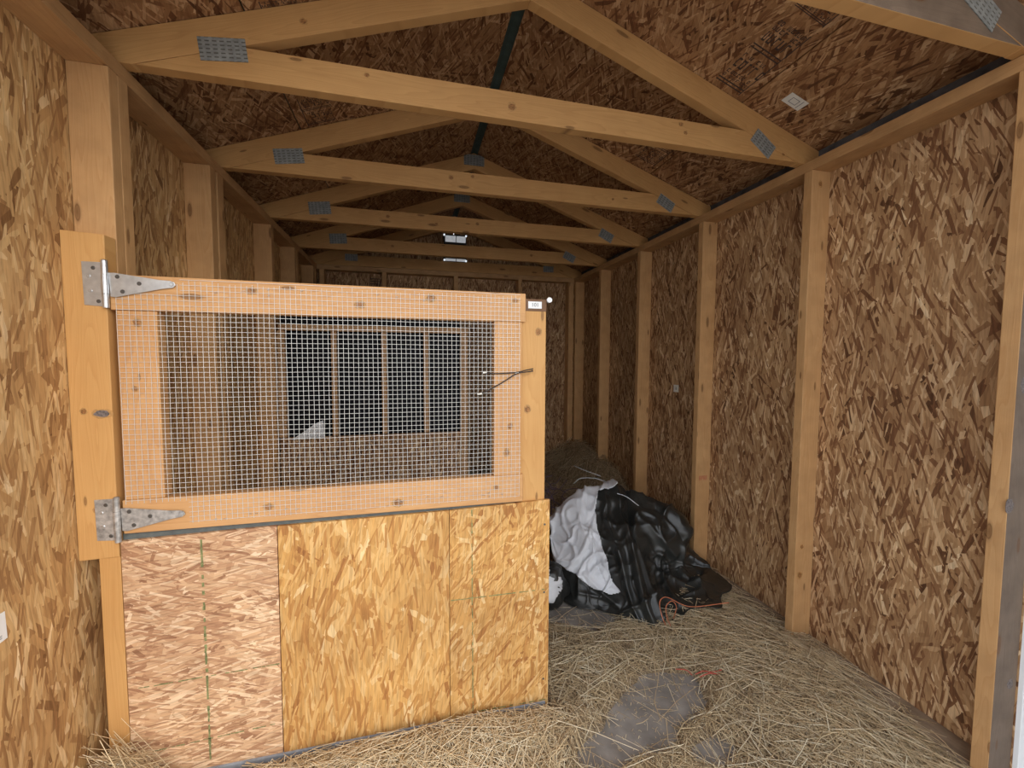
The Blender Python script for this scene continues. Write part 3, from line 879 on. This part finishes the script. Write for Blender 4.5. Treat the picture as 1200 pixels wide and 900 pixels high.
# ---- cobweb-caught bits on mesh are in the straw object
# ================================================================== INNER PARTITION (seen through the mesh)
YI = 1.285
ip = tag(empty('inner_partition', (.5, YI, 0)), 'stud framed inner divider backed with black sheet, behind the mesh gate', 'partition')
def im(name, p0, p1, wdir, w, d=.038, mat='inner'):
    mb = MB(); mb.box(p0, p1, wdir, w, d); return mb.build(name, M[mat], ip, bevel=.002)
im('top_rail', (-.0, YI + .02, 1.365), (1.05, YI + .02, 1.365), (0, 0, 1), .036)
for x in (.012, .297, .583, .835):
    im('stud', (x, YI + .02, .72), (x, YI + .02, 1.346), (1, 0, 0), .030 if x > .1 else .040)
im('bottom_rail', (-.0, YI + .02, .690), (1.05, YI + .02, .690), (0, 0, 1), .050)
im('end_post', (1.075, YI + .03, .0), (1.075, YI + .03, 1.383), (1, 0, 0), .045, .06)
mb = MB(); mb.slab(-.0, 1.05, YI + .041, YI + .047, .66, 1.45, off=(1, 1)); mb.build('black_sheet', M['blk'], ip)
mb = MB(); mb.slab(-.0, 1.05, YI - .012, YI, .02, .705, off=(2, 8)); mb.build('kick_panel', M['osb_back'], ip)
# torn translucent scrap of plastic hanging at the bottom of the first pane
ps = MB()
pts = [(.06, YI - .018, .71), (.24, YI - .018, .715), (.235, YI - .020, .82), (.19, YI - .03, .80), (.13, YI - .025, .755)]
ps.prism(pts, (0, 1, 0), .002)
tag(ps.build('plastic_scrap', M['tarp_white']), 'torn pale plastic scrap in the corner of the left dark pane behind the gate', 'plastic scrap')

# ================================================================== STICKERS AND STAMPS
# right wall small label
st1 = tag(empty('wall_sticker', (XR - .001, .886, 1.009)), 'tiny square white sticker on the right wall strand board between far studs', 'sticker')
mb = MB(); mb.slab(XR - .0012, XR - .0002, .866, .915, .985, 1.030); mb.build('label_paper', M['paper'], st1)
text_obj('a', .036, (XR - .0015, .890, 1.011), Euler((math.pi / 2, 0, -math.pi / 2)), M['ink_grey'], st1)
# left wall label (large, cut by the frame)
st2 = tag(empty('paper_label', (XL + .0006, -.335, .62)), 'white paper label with grey print on the left wall at the photo edge', 'sticker')
def lpt(y, z, e=.0008): return (XL + e, y, z)
mb = MB(); mb.prism([lpt(-.375, .585), lpt(-.288, .591), lpt(-.290, .650), lpt(-.375, .651)], (1, 0, 0), .0006); mb.build('label_paper', M['white'], st2)
mb = MB(); mb.prism([lpt(-.342, .604, .0015), lpt(-.308, .606, .0015), lpt(-.309, .632, .0015), lpt(-.342, .628, .0015)], (1, 0, 0), .0004)
for k in range(3): mb.prism([lpt(-.36, .594 + k * .003, .0015), lpt(-.30, .597 + k * .003, .0015), lpt(-.30, .5980 + k * .003, .0015), lpt(-.36, .5955 + k * .003, .0015)], (1, 0, 0), .0004)
mb.build('print_block', M['ink_grey'], st2)
# ceiling sticker (right slope)
def rp(d, y, lift=-.0012): return roof_pt(d, y, 1, lift)
st3 = tag(empty('ceiling_sticker', rp(.96, -.11)), 'white square sticker on the right roof slope below the ink stamps', 'sticker')
nrm = Vector((SL, 0, 1)).normalized()
def rprism(mb, d0, d1, y0, y1, l=-.0012, t=.0009):
    mb.prism([rp(d0, y0, l), rp(d1, y0, l), rp(d1, y1, l), rp(d0, y1, l)], nrm, t)
mb = MB(); rprism(mb, .918, .992, -.133, -.088); mb.build('label_paper', M['paper'], st3)
mb = MB()
for (a, b, c, d_) in ((.936, .966, -.122, -.1205), (.936, .966, -.1005, -.099), (.936, .938, -.122, -.099), (.964, .966, -.122, -.099), (.975, .977, -.128, -.093)):
    rprism(mb, a, b, c, d_, -.0018, .0006)
mb.build('printed_border', M['ink_grey'], st3)
# ink stamps printed on the roof sheathing: bars, boxes and unreadable lines
def stamp(side, d0, d1, y0, y1, label, seed):
    r_ = random.Random(seed)
    mb = MB()
    L = -.0006
    def q(a, b, c, d_):
        P = [roof_pt(a, c, side, L), roof_pt(b, c, side, L), roof_pt(b, d_, side, L), roof_pt(a, d_, side, L)]
        mb.prism(P, Vector((side * SL, 0, 1)), .0004)
    w, h = d1 - d0, y1 - y0
    for k in (0.0, .045): q(d0, d1, y0 + h * (.36 + k), y0 + h * (.375 + k))
    for k in (.9, .945): q(d0, d1, y0 + h * k, y0 + h * (k + .018))
    q(d1 - .003, d1, y0, y1)
    row = y0 + h * .02
    rows = [(.03, .05), (.10, .05), (.18, .12), (.50, .05), (.58, .13), (.76, .05), (.83, .04)]
    for (ry, rh) in rows:
        a = d0 + w * .06
        while a < d1 - w * .1:
            gw = r_.uniform(.004, .011) * (1 + rh * 5)
            hh = h * rh
            yb = y0 + h * ry
            kind = r_.random()
            q(a, a + gw * .22, yb, yb + hh)
            if kind < .7: q(a, a + gw * .8, yb, yb + hh * .18)
            if kind > .3: q(a, a + gw * .8, yb + hh * .82, yb + hh)
            if kind > .5: q(a + gw * .6, a + gw * .8, yb, yb + hh)
            a += gw * 1.25 + (r_.random() < .15) * .012
    o = mb.build('ink_stamp', M['stamp'], cl_)
    return o
stamp(1, .690, .800, -.30, -.015, '', 3)
stamp(1, .690, .800, -.46, -.335, '', 5)
stamp(1, .700, .810, .33, .55, '', 8)
stamp(-1, .690, .800, .42, .60, '', 4)
stamp(-1, .690, .790, -.02, .10, '', 6)
# mesh-print stamp on back wall
mb = MB()
for k in range(9):
    mb.slab(.405, .49, Y1 - .0006, Y1 - .0001, 1.70 + k * .022, 1.706 + k * .022)
for k in range(6):
    mb.slab(.405 + k * .016, .410 + k * .016, Y1 - .0006, Y1 - .0001, 1.70, 1.88)
mb.build('ink_stamp', M['stamp'], wb_)
# red size mark on the second right stud: small red print
mb = MB()
for k, dz in ((0, 0), (1, 0), (2, 0), (3, 0)):
    x0 = 2.282 + k * .013
    mb.slab(x0, x0 + .0022, .5712, .5716, .520, .545)
    mb.slab(x0, x0 + .009, .5712, .5716, .543, .545)
    mb.slab(x0, x0 + .009, .5712, .5716, .531, .533)
    mb.slab(x0 + .007, x0 + .009, .5712, .5716, .520 if k != 1 else .531, .545)
mb.build('grade_mark', M['twine_red'], wr_)

# ================================================================== STRAW
def sstep(a, b, x):
    t = min(1, max(0, (x - a) / (b - a)))
    return t * t * (3 - 2 * t)
def bare(x, y):
    """1 where the floor shows"""
    n = noise.noise((x * 5, y * 5, 2)) * .12 + noise.noise((x * 16, y * 16, 7)) * .07
    def ell(cx, cy, rx, ry, an):
        c, s = math.cos(an), math.sin(an)
        dx, dy = x - cx, y - cy
        return math.hypot((dx * c + dy * s) / rx, (-dx * s + dy * c) / ry)
    v = 0
    for e in ((1.53, -.18, .24, .115, .45), (1.30, -.285, .10, .07, .3), (1.47, .43, .33, .17, -.25), (1.62, -.36, .08, .05, 0)):
        v = max(v, 1 - sstep(.80, 1.16, ell(*((e[0], e[1], e[2], e[3], e[4]))) + n * 2.2))
    return v
def hgt(x, y):
    h = .018 + .012 * noise.noise((x * 4, y * 4, 0)) + .008 * noise.noise((x * 11, y * 11, 4))
    h += .045 * sstep(1.75, 2.1, x) * sstep(-.7, -.2, y) * (1 - sstep(2.16, 2.27, x) * .62)     # bank along the right wall
    h += .10 * math.exp(-(((x - 2.1) / .42) ** 2 + ((y - 2.25) / .55) ** 2))
    h += .13 * math.exp(-(((x - 1.6) / .5) ** 2 + ((y - 2.2) / .6) ** 2))
    h += .26 * sstep(1.95, 2.30, x) * sstep(.95, 1.75, y) * (1 - sstep(2.1, 2.5, y) * .4)
    if y < -.05: h += .130 * math.exp(-(((x + .02) / .10) ** 2 + ((y + .125) / .085) ** 2))
    if -.5 < y < -.1: h += .024 * math.exp(-((y + .2) / .1) ** 2) * sstep(.15, .45, x) * (1 - sstep(1.2, 1.35, x))
    b = bare(x, y)
    return h * (1 - b) - .004 * b
# bedding base: a low uneven mat
NX, NY = 150, 180
xs = np.linspace(XL + .002, XR - .002, NX)
ys = np.linspace(-.66, 2.43, NY)
vv = []
for y in ys:
    for x in xs:
        z = hgt(x, y) - .004
        if -.105 < y < -.07 and -.05 < x < 1.18: z = min(z, .004)
        vv.append((x, y, max(z, -.015)))
ff = []
for j in range(NY - 1):
    for i in range(NX - 1):
        a = j * NX + i
        if max(vv[a][2], vv[a + 1][2], vv[a + NX][2], vv[a + NX + 1][2]) > .0015:
            ff.append((a, a + 1, a + NX + 1, a + NX))
me = bpy.data.meshes.new('straw_bedding')
me.from_pydata(vv, [], ff)
me.materials.append(M['chaff'])
me.polygons.foreach_set('use_smooth', [True] * len(ff))
sb = bpy.data.objects.new('straw_bedding', me)
C.objects.link(sb)
tag(sb, 'loose golden straw bedding scattered over the shed floor', 'straw', kind='stuff')

def strands(name, specs, rad, parent):
    """specs: list of (p0, p1, p2, radius, tone); builds 3-ring triangular stalks with numpy"""
    n = len(specs)
    P = np.array([[s[0], s[1], s[2]] for s in specs], dtype=np.float64)     # n,3,3
    R = np.array([s[3] for s in specs])
    T = np.array([s[4] for s in specs])
    d = P[:, 2] - P[:, 0]
    d /= np.linalg.norm(d, axis=1, keepdims=True) + 1e-9
    up = np.tile(np.array([0.0, 0, 1.0]), (n, 1))
    up[np.abs(d[:, 2]) > .9] = (1, 0, 0)
    a = np.cross(d, up); a /= np.linalg.norm(a, axis=1, keepdims=True)
    b = np.cross(a, d)
    V = np.zeros((n, 3, 3, 3))
    for k in range(3):
        an = 2 * math.pi * k / 3 + math.pi / 6
        off = (a * math.cos(an) + b * math.sin(an) * .7) * R[:, None]
        for j in range(3):
            V[:, j, k] = P[:, j] + off * (1.0, 1.0, .8)[j]
    base = (np.arange(n) * 9)[:, None]
    F = []
    for j in range(2):
        for k in range(3):
            k2 = (k + 1) % 3
            F.append(np.stack([base[:, 0] + j * 3 + k, base[:, 0] + j * 3 + k2, base[:, 0] + (j + 1) * 3 + k2, base[:, 0] + (j + 1) * 3 + k], 1))
    F = np.stack(F, 1).reshape(-1, 4)
    me = bpy.data.meshes.new(name)
    me.vertices.add(n * 9)
    me.vertices.foreach_set('co', V.reshape(-1))
    me.loops.add(F.size)
    me.loops.foreach_set('vertex_index', F.reshape(-1).astype(np.int32))
    me.polygons.add(len(F))
    me.polygons.foreach_set('loop_start', np.arange(0, F.size, 4, dtype=np.int32))
    me.update(calc_edges=True)
    at = me.attributes.new('tone', 'FLOAT', 'POINT')
    at.data.foreach_set('value', np.repeat(T, 9).astype(np.float32))
    me.materials.append(M['straw'])
    o = bpy.data.objects.new(name, me)
    C.objects.link(o)
    o.parent = parent
    return o

def blocked(x, y):
    if x < XL + .01 or x > XR - .01 or y < -.68 or y > 2.42: return True
    if y > -.105 and y < -.05 and -.06 < x < 1.19: return True
    return False
specs = []
R_ = random.Random(11)
def add_strand(x, y, L, rad, tone, lift=0.0, ang=None, pitch=None, bend=.06):
    an = R_.uniform(0, math.pi * 2) if ang is None else ang
    dx, dy = math.cos(an) * L / 2, math.sin(an) * L / 2
    ax, ay, bx, by = x - dx, y - dy, x + dx, y + dy
    if blocked(ax, ay) or blocked(bx, by) or blocked(x, y): return
    if (ay + .09) * (by + .09) < 0 and min(ax, bx) < 1.18: return
    h0, h1, h2 = max(hgt(ax, ay), 0), max(hgt(x, y), 0), max(hgt(bx, by), 0)
    l0 = lift + R_.uniform(0, .010); l2 = lift + R_.uniform(0, .010)
    if pitch: l2 += pitch
    mid = R_.gauss(0, bend * L)
    p0 = (ax, ay, h0 + l0 + rad)
    p2 = (bx, by, h2 + l2 + rad)
    zm = max(h1 + rad, (p0[2] + p2[2]) / 2 + R_.uniform(-.003, .003))
    p1 = (x - math.sin(an) * mid, y + math.cos(an) * mid, zm)
    specs.append((p0, p1, p2, rad, tone))
# dense short pieces everywhere in view
for i in range(70000):
    u = R_.random()
    if u < .72:
        x = R_.uniform(.0, XR - .02) if R_.random() < .4 else R_.uniform(1.15, XR - .02)
        y = -.66 + 1.9 * (R_.random() ** 1.35)
        if x < 1.15 and y > -.1: y = R_.uniform(-.4, -.108)
    else:
        x, y = R_.uniform(1.3, XR - .02), R_.uniform(.7, 2.4)
    b = bare(x, y)
    if b > .5 and R_.random() < .975: continue
    if b > .02 and R_.random() < .45: continue
    L = min(.16, R_.lognormvariate(math.log(.040 if y < .9 else .07), .5))
    right = sstep(1.7, 2.1, x)
    near = 1 - sstep(.2, 1.1, y)
    t = R_.betavariate(2.8, 1.8) * (.84 + .16 * near)
    add_strand(x, y, L, R_.uniform(.0005, .0013), min(1, max(0, t)))
# longer pale stalks on top
for i in range(6500):
    x = R_.uniform(.1, XR - .03); y = -.64 + 1.5 * (R_.random() ** 1.3)
    if x < 1.15 and y > -.1: y = R_.uniform(-.36, -.115)
    if bare(x, y) > .3 and R_.random() < .93: continue
    L = min(.34, R_.lognormvariate(math.log(.105), .42))
    ang = None
    if x > 1.85 and R_.random() < .6: ang = R_.gauss(2.15, .35)
    t = min(1, max(0, R_.gauss(.80, .16) - .03 * sstep(1.75, 2.1, x)))
    add_strand(x, y, L, R_.uniform(.0008, .0018), t, lift=R_.uniform(.002, .016), ang=ang)
# coarse tangle on the back heap
for i in range(5200):
    x, y = R_.uniform(1.15, XR - .03), R_.uniform(.9, 2.38)
    add_strand(x, y, R_.uniform(.06, .24), R_.uniform(.0011, .0024), min(1, max(0, R_.gauss(.52, .24))), lift=R_.uniform(.0, .045), pitch=R_.choice((0, 0, .02, .05, -.02)), bend=.12)
# tuft at the corner strip, stalks springing up
for i in range(420):
    x, y = R_.gauss(-.01, .05), R_.gauss(-.135, .03)
    if y > -.11: y = -.11 - abs(y + .11)
    if x < XL + .02: continue
    L = R_.uniform(.05, .17)
    add_strand(x, y, L, R_.uniform(.0008, .0016), min(1, max(0, R_.gauss(.62, .2))), lift=R_.uniform(0, .02), pitch=R_.choice((0, 0, .03, .07)), ang=R_.uniform(-.5, .7) + R_.choice((0, math.pi)))
# scattered chaff on the bare floor
for i in range(1500):
    x, y = R_.uniform(1.1, 1.85), R_.uniform(-.45, .65)
    if bare(x, y) < .5: continue
    add_strand(x, y, R_.uniform(.004, .014), R_.uniform(.0006, .0012), R_.uniform(.5, 1))
# hand-laid long stalks seen in the photo (floor coordinates)
for (ax, ay, bx, by) in ((1.36, .02, 1.52, -.14), (1.30, -.02, 1.42, -.13), (1.58, .03, 1.33, -.08), (1.50, -.01, 1.28, -.12), (1.17, -.20, 1.38, -.33),
                         (1.14, -.13, 1.30, -.20), (1.72, -.12, 1.95, -.10), (1.45, .12, 1.75, .08), (1.98, -.20, 2.2, -.42), (1.9, -.05, 2.15, -.35),
                         (1.20, .03, 1.45, .10), (1.34, .28, 1.60, .18), (1.28, .45, 1.46, .40), (1.18, -.31, 1.26, -.42)):
    x, y = (ax + bx) / 2, (ay + by) / 2
    L = math.hypot(bx - ax, by - ay)
    add_strand(x, y, L, .0019, .95, lift=.010, ang=math.atan2(by - ay, bx - ax), bend=.03)
so = strands('straw_stalks', specs, 1, sb)
tag(so, kind='stuff')

# ================================================================== BLACK PLASTIC SHEET HEAP
# control net: columns left to right, rows from the floor edge up over the ridge and down behind
cols = [
    # (front edge, low, mid, high, ridge, back)
    [(1.42, .52, .012), (1.43, .56, .08), (1.44, .60, .16), (1.46, .66, .24), (1.50, .78, .30), (1.52, .95, .06)],
    [(1.50, .40, .012), (1.52, .44, .10), (1.55, .50, .20), (1.58, .60, .31), (1.62, .76, .41), (1.64, 1.00, .06)],
    [(1.62, .33, .012), (1.62, .38, .09), (1.65, .45, .21), (1.69, .58, .34), (1.76, .76, .455), (1.78, 1.04, .08)],
    [(1.70, .22, .012), (1.71, .30, .11), (1.75, .40, .24), (1.80, .56, .36), (1.90, .76, .440), (1.92, 1.06, .10)],
    [(1.76, .165, .012), (1.77, .235, .10), (1.82, .38, .22), (1.88, .52, .33), (1.99, .70, .425), (2.04, 1.04, .14)],
    [(1.85, .19, .030), (1.87, .28, .055), (1.92, .44, .14), (1.99, .48, .285), (2.08, .58, .405), (2.15, .90, .22)],
    [(1.97, .18, .070), (1.985, .28, .075), (2.02, .44, .11), (2.10, .44, .225), (2.17, .52, .335), (2.22, .78, .22)],
    [(2.08, .16, .085), (2.10, .29, .090), (2.12, .44, .105), (2.16, .50, .135), (2.22, .555, .165), (2.245, .66, .12)],
    [(2.225, .25, .105), (2.24, .34, .105), (2.245, .41, .10), (2.25, .44, .110), (2.254, .47, .115), (2.256, .50, .10)],
]
def cr1(p0, p1, p2, p3, t):
    return .5 * ((2 * p1) + (-p0 + p2) * t + (2 * p0 - 5 * p1 + 4 * p2 - p3) * t * t + (-p0 + 3 * p1 - 3 * p2 + p3) * t ** 3)
CN = [[Vector(p) for p in c] for c in cols]
def net(u, v):
    """u 0..ncol-1, v 0..5"""
    nc = len(CN) - 1
    i = min(int(u), nc - 1); tu = u - i
    j = min(int(v), 4); tv = v - j
    def P(a, b): return CN[min(max(a, 0), nc)][min(max(b, 0), 5)]
    rowp = [cr1(P(i + k, j - 1), P(i + k, j), P(i + k, j + 1), P(i + k, j + 2), tv) for k in (-1, 0, 1, 2)]
    return cr1(rowp[0], rowp[1], rowp[2], rowp[3], tu)
creases = []   # (u0,v0,u1,v1,width,amp)
rr = random.Random(21)
# main folds running from the ridge by the white lining down to the front point
creases += [(2.6, 4.2, 4.0, .2, .20, .030), (3.1, 4.4, 4.3, .6, .16, -.022), (2.2, 3.6, 3.2, .3, .14, .022), (3.8, 2.2, 4.6, .2, .16, .034),
            (3.9, 3.2, 5.8, 2.6, .16, .022), (4.6, 3.6, 6.4, 3.0, .2, -.020), (5.2, 2.4, 5.6, .6, .16, .024), (4.6, 2.0, 7.0, 1.2, .14, .024),
            (6.0, 3.0, 7.0, 1.4, .14, .02), (1.2, 1.4, 2.4, .6, .16, .02), (5.6, 1.0, 7.4, 1.8, .2, -.02), (2.8, 2.6, 5.0, 3.2, .14, .014)]
for k in range(36):
    u, v = rr.uniform(0, 8), rr.uniform(0, 4.6)
    a = rr.gauss(1.9, .9)
    l = rr.uniform(.3, 1.1)
    creases.append((u, v, u + math.cos(a) * l, v + math.sin(a) * l, rr.uniform(.04, .09), rr.choice((-1, 1)) * rr.uniform(.003, .008)))
def crease(u, v):
    s = 0
    for (a, b, c, d_, w, amp) in creases:
        dx, dy = c - a, d_ - b
        L2 = dx * dx + dy * dy
        t = ((u - a) * dx + (v - b) * dy) / L2
        if t < -.2 or t > 1.2: continue
        tc = min(1, max(0, t))
        ds = math.hypot(u - a - dx * tc, v - b - dy * tc)
        if ds < w * 2:
            q = max(0, 1 - ds / (w * 2))
            s += amp * q * q * (1 if 0 < t < 1 else 1)
    return s
NU, NV = 280, 170
gridp = []
for j in range(NV):
    v = 5 * j / (NV - 1)
    row = []
    for i in range(NU):
        u = 8 * i / (NU - 1)
        p = net(u, v)
        row.append(p)
    gridp.append(row)
def gn(j, i):
    a = gridp[min(j + 1, NV - 1)][i] - gridp[max(j - 1, 0)][i]
    b = gridp[j][min(i + 1, NU - 1)] - gridp[j][max(i - 1, 0)]
    n = b.cross(a)
    return n.normalized() if n.length > 1e-9 else Vector((0, -1, 0))
disp = []
for j in range(NV):
    v = 5 * j / (NV - 1)
    row = []
    for i in range(NU):
        u = 8 * i / (NU - 1)
        n = gn(j, i)
        e = sstep(0, .5, v) * .8 + .2
        q = gridp[j][i]
        r1 = 1 - abs(noise.noise((q.x * 6.5, q.y * 6.5, q.z * 6.5))) * 2.2
        r2 = 1 - abs(noise.noise((q.x * 13 + 5, q.y * 13, q.z * 13))) * 2.0
        wn_ = max(0, r1) ** 5 * .018 + max(0, r2) ** 6 * .004 - .004
        d = (crease(u, v) + wn_) * e
        edge = min(1, (8 - u) / .6)
        p = q + n * d * (.3 + .7 * edge)
        if v < .35 or u > 7.6:                      # scalloped free edges
            p = p + Vector((noise.noise((u * 1.7, 3, 1)) * .03, noise.noise((u * 2.1, 8, 1)) * .03 * (1 if v < .35 else .3), 0)) * (1 - v / .35 if v < .35 else .3)
        p.x = min(p.x, 2.255 if p.y > .5 else 2.33)
        p.z = max(p.z, .008)
        row.append(p)
    disp.append(row)
def grid_mesh(name, pts_fn, keep, mat, parent=None, thick=.0025, off=0.0, sub=0):
    idx = {}
    V, F = [], []
    for j in range(NV - 1):
        for i in range(NU - 1):
            if keep(8 * (i + .5) / (NU - 1), 5 * (j + .5) / (NV - 1)):
                q = []
                for (jj, ii) in ((j, i), (j, i + 1), (j + 1, i + 1), (j + 1, i)):
                    if (jj, ii) not in idx:
                        idx[(jj, ii)] = len(V)
                        V.append(pts_fn(jj, ii))
                    q.append(idx[(jj, ii)])
                F.append(q)
    me = bpy.data.meshes.new(name)
    me.from_pydata([tuple(p) for p in V], [], F)
    me.materials.append(mat)
    me.polygons.foreach_set('use_smooth', [True] * len(F))
    o = bpy.data.objects.new(name, me)
    C.objects.link(o)
    if parent: o.parent = parent
    so_ = o.modifiers.new('thickness', 'SOLIDIFY')
    so_.thickness = thick
    so_.offset = 1
    return o
tp = grid_mesh('plastic_sheet', lambda j, i: disp[j][i], lambda u, v: True, M['tarp'])
tag(tp, 'crumpled black plastic sheet heaped against the right wall studs', 'plastic sheet')
# white lining folded over the left half: polygon in the sheet's own u,v coordinates
WP = [(-.05, 2.5), (.0, 4.6), (.9, 4.9), (2.2, 4.7), (2.75, 4.35), (2.65, 3.7), (1.95, 3.65), (1.80, 3.2), (2.0, 2.3), (2.35, 1.35), (2.65, .95), (2.1, .95), (1.5, 1.0), (1.1, 1.15), (.6, 1.5), (.15, 2.0)]
def inpoly(x, y, P):
    c = False
    for k in range(len(P)):
        (x1, y1), (x2, y2) = P[k], P[k - 1]
        if (y1 > y) != (y2 > y) and x < (x2 - x1) * (y - y1) / (y2 - y1) + x1: c = not c
    return c
def wpt2(j, i):
    p = disp[j][i]
    n = gn(j, i)
    u, v = 8 * i / (NU - 1), 5 * j / (NV - 1)
    f = noise.noise((u * 1.2, v * 1.2, 3)) * .018 + max(0, 1 - abs(noise.noise((u * 1.5, v * 1.1, 9))) * 3.2) ** 3 * .014 + .012
    f += .014 * max(0, 1 - abs((u * .8 + v) - 3.6) / .25) + .012 * max(0, 1 - abs((u * 1.4 - v) + .6) / .2)
    q = p + n * max(.006, f)
    q.z = max(q.z, .02)
    return q
tw = grid_mesh('white_lining', wpt2, lambda u, v: inpoly(u + noise.noise((u * 2, v * 2, 5)) * .10, v + noise.noise((u * 2, v * 2, 15)) * .10, WP), M['tarp_white'], tp, thick=.002)
tw['label'] = 'white plastic lining folded over the black'

# small bag end beside the panel
def blob(name, c, r, mat, seed, parent=None, nu=48, nv=28):
    V, F = [], []
    for j in range(nv + 1):
        th = math.pi * j / nv
        for i in range(nu):
            ph = 2 * math.pi * i / nu
            d = Vector((math.sin(th) * math.cos(ph), math.sin(th) * math.sin(ph), math.cos(th)))
            k = 1 + .22 * noise.noise(d * 2.0 + Vector((seed, 0, 0))) - .20 * abs(noise.noise(d * 4.5 + Vector((0, seed, 0))))
            p = Vector(c) + Vector((d.x * r[0], d.y * r[1], d.z * r[2])) * k
            p.z = max(p.z, .006)
            V.append(tuple(p))
    for j in range(nv):
        for i in range(nu):
            i2 = (i + 1) % nu
            F.append((j * nu + i, (j + 1) * nu + i, (j + 1) * nu + i2, j * nu + i2))
    me = bpy.data.meshes.new(name)
    me.from_pydata(V, [], F)
    me.materials.append(mat)
    me.polygons.foreach_set('use_smooth', [True] * len(F))
    o = bpy.data.objects.new(name, me)
    C.objects.link(o)
    if parent: o.parent = parent
    return o
bagp = blob('plastic_bag', (1.345, .465, .105), (.12, .10, .115), M['tarp'], 2.0)
tag(bagp, 'small crumpled black bag with pale lining half hidden behind the half wall edge', 'plastic bag')
lin = blob('white_lining', (1.325, .44, .125), (.105, .088, .085), M['tarp_white'], 5.0, bagp)
lin['label'] = 'pale plastic lining'

# ---- twines, cords, netting
def curve_thing(name, label, cat, strands_, rad, mat, loc=(0, 0, 0)):
    mb = MB()
    for s in strands_:
        mb.tube(spl(s, 8), rad, 5)
    return tag(mb.build(name, mat, smooth=True), label, cat)
t1 = [[(1.80, .150, .035), (1.79, .17, .075), (1.80, .20, .115), (1.84, .21, .125), (1.89, .18, .105), (1.92, .16, .10), (1.97, .15, .10), (2.04, .14, .105), (2.10, .13, .11)],
      [(1.82, .145, .035), (1.815, .165, .06), (1.825, .19, .095), (1.86, .20, .11), (1.885, .20, .08), (1.85, .17, .05)]]
curve_thing('baling_twine', 'curled orange baling twine at the foot of the black plastic sheet', 'twine', t1, .0020, M['twine_orange'])
t2 = [[(1.74, -.115, .035), (1.77, -.120, .046), (1.80, -.125, .040), (1.84, -.13, .045)], [(1.745, -.13, .035), (1.78, -.135, .046), (1.82, -.14, .040)],
      [(1.69, -.07, .03), (1.72, -.09, .036), (1.73, -.11, .03)]]
curve_thing('baling_twine', 'short red twine bits in the straw right of the bare floor patch', 'twine', t2, .0018, M['twine_red'])
t3 = [[(1.80, .60, .475), (1.84, .57, .462), (1.88, .52, .43)], [(1.66, .86, .46), (1.72, .90, .475), (1.78, .84, .49), (1.82, .78, .485)],
      [(1.76, 1.10, .50), (1.80, 1.0, .49), (1.86, .92, .475)]]
for st_, lab_ in zip(t3, ('short pale cord across the right corner of the white lining', 'thin pale cord arching over the top of the white lining', 'thin pale cord in the straw behind the plastic heap')):
    curve_thing('pale_cord', lab_, 'cord', [st_], .0022, M['cord_white'])
R3 = random.Random(5)
nets = []
for k in range(34):
    c = Vector((R3.uniform(1.42, 1.66), R3.uniform(.86, 1.05), R3.uniform(.27, .42)))
    s = []
    d = Vector((R3.gauss(0, 1), R3.gauss(0, .6), R3.gauss(0, .8))).normalized()
    for q in range(5):
        s.append(tuple(c))
        d = (d + Vector((R3.gauss(0, .5), R3.gauss(0, .5), R3.gauss(0, .5)))).normalized()
        c = c + d * .05
        c.z = max(.02, c.z)
    nets.append(s)
curve_thing('netting', 'tangled dark purple netting between the half wall and the heap', 'netting', nets, .0018, M['net'])
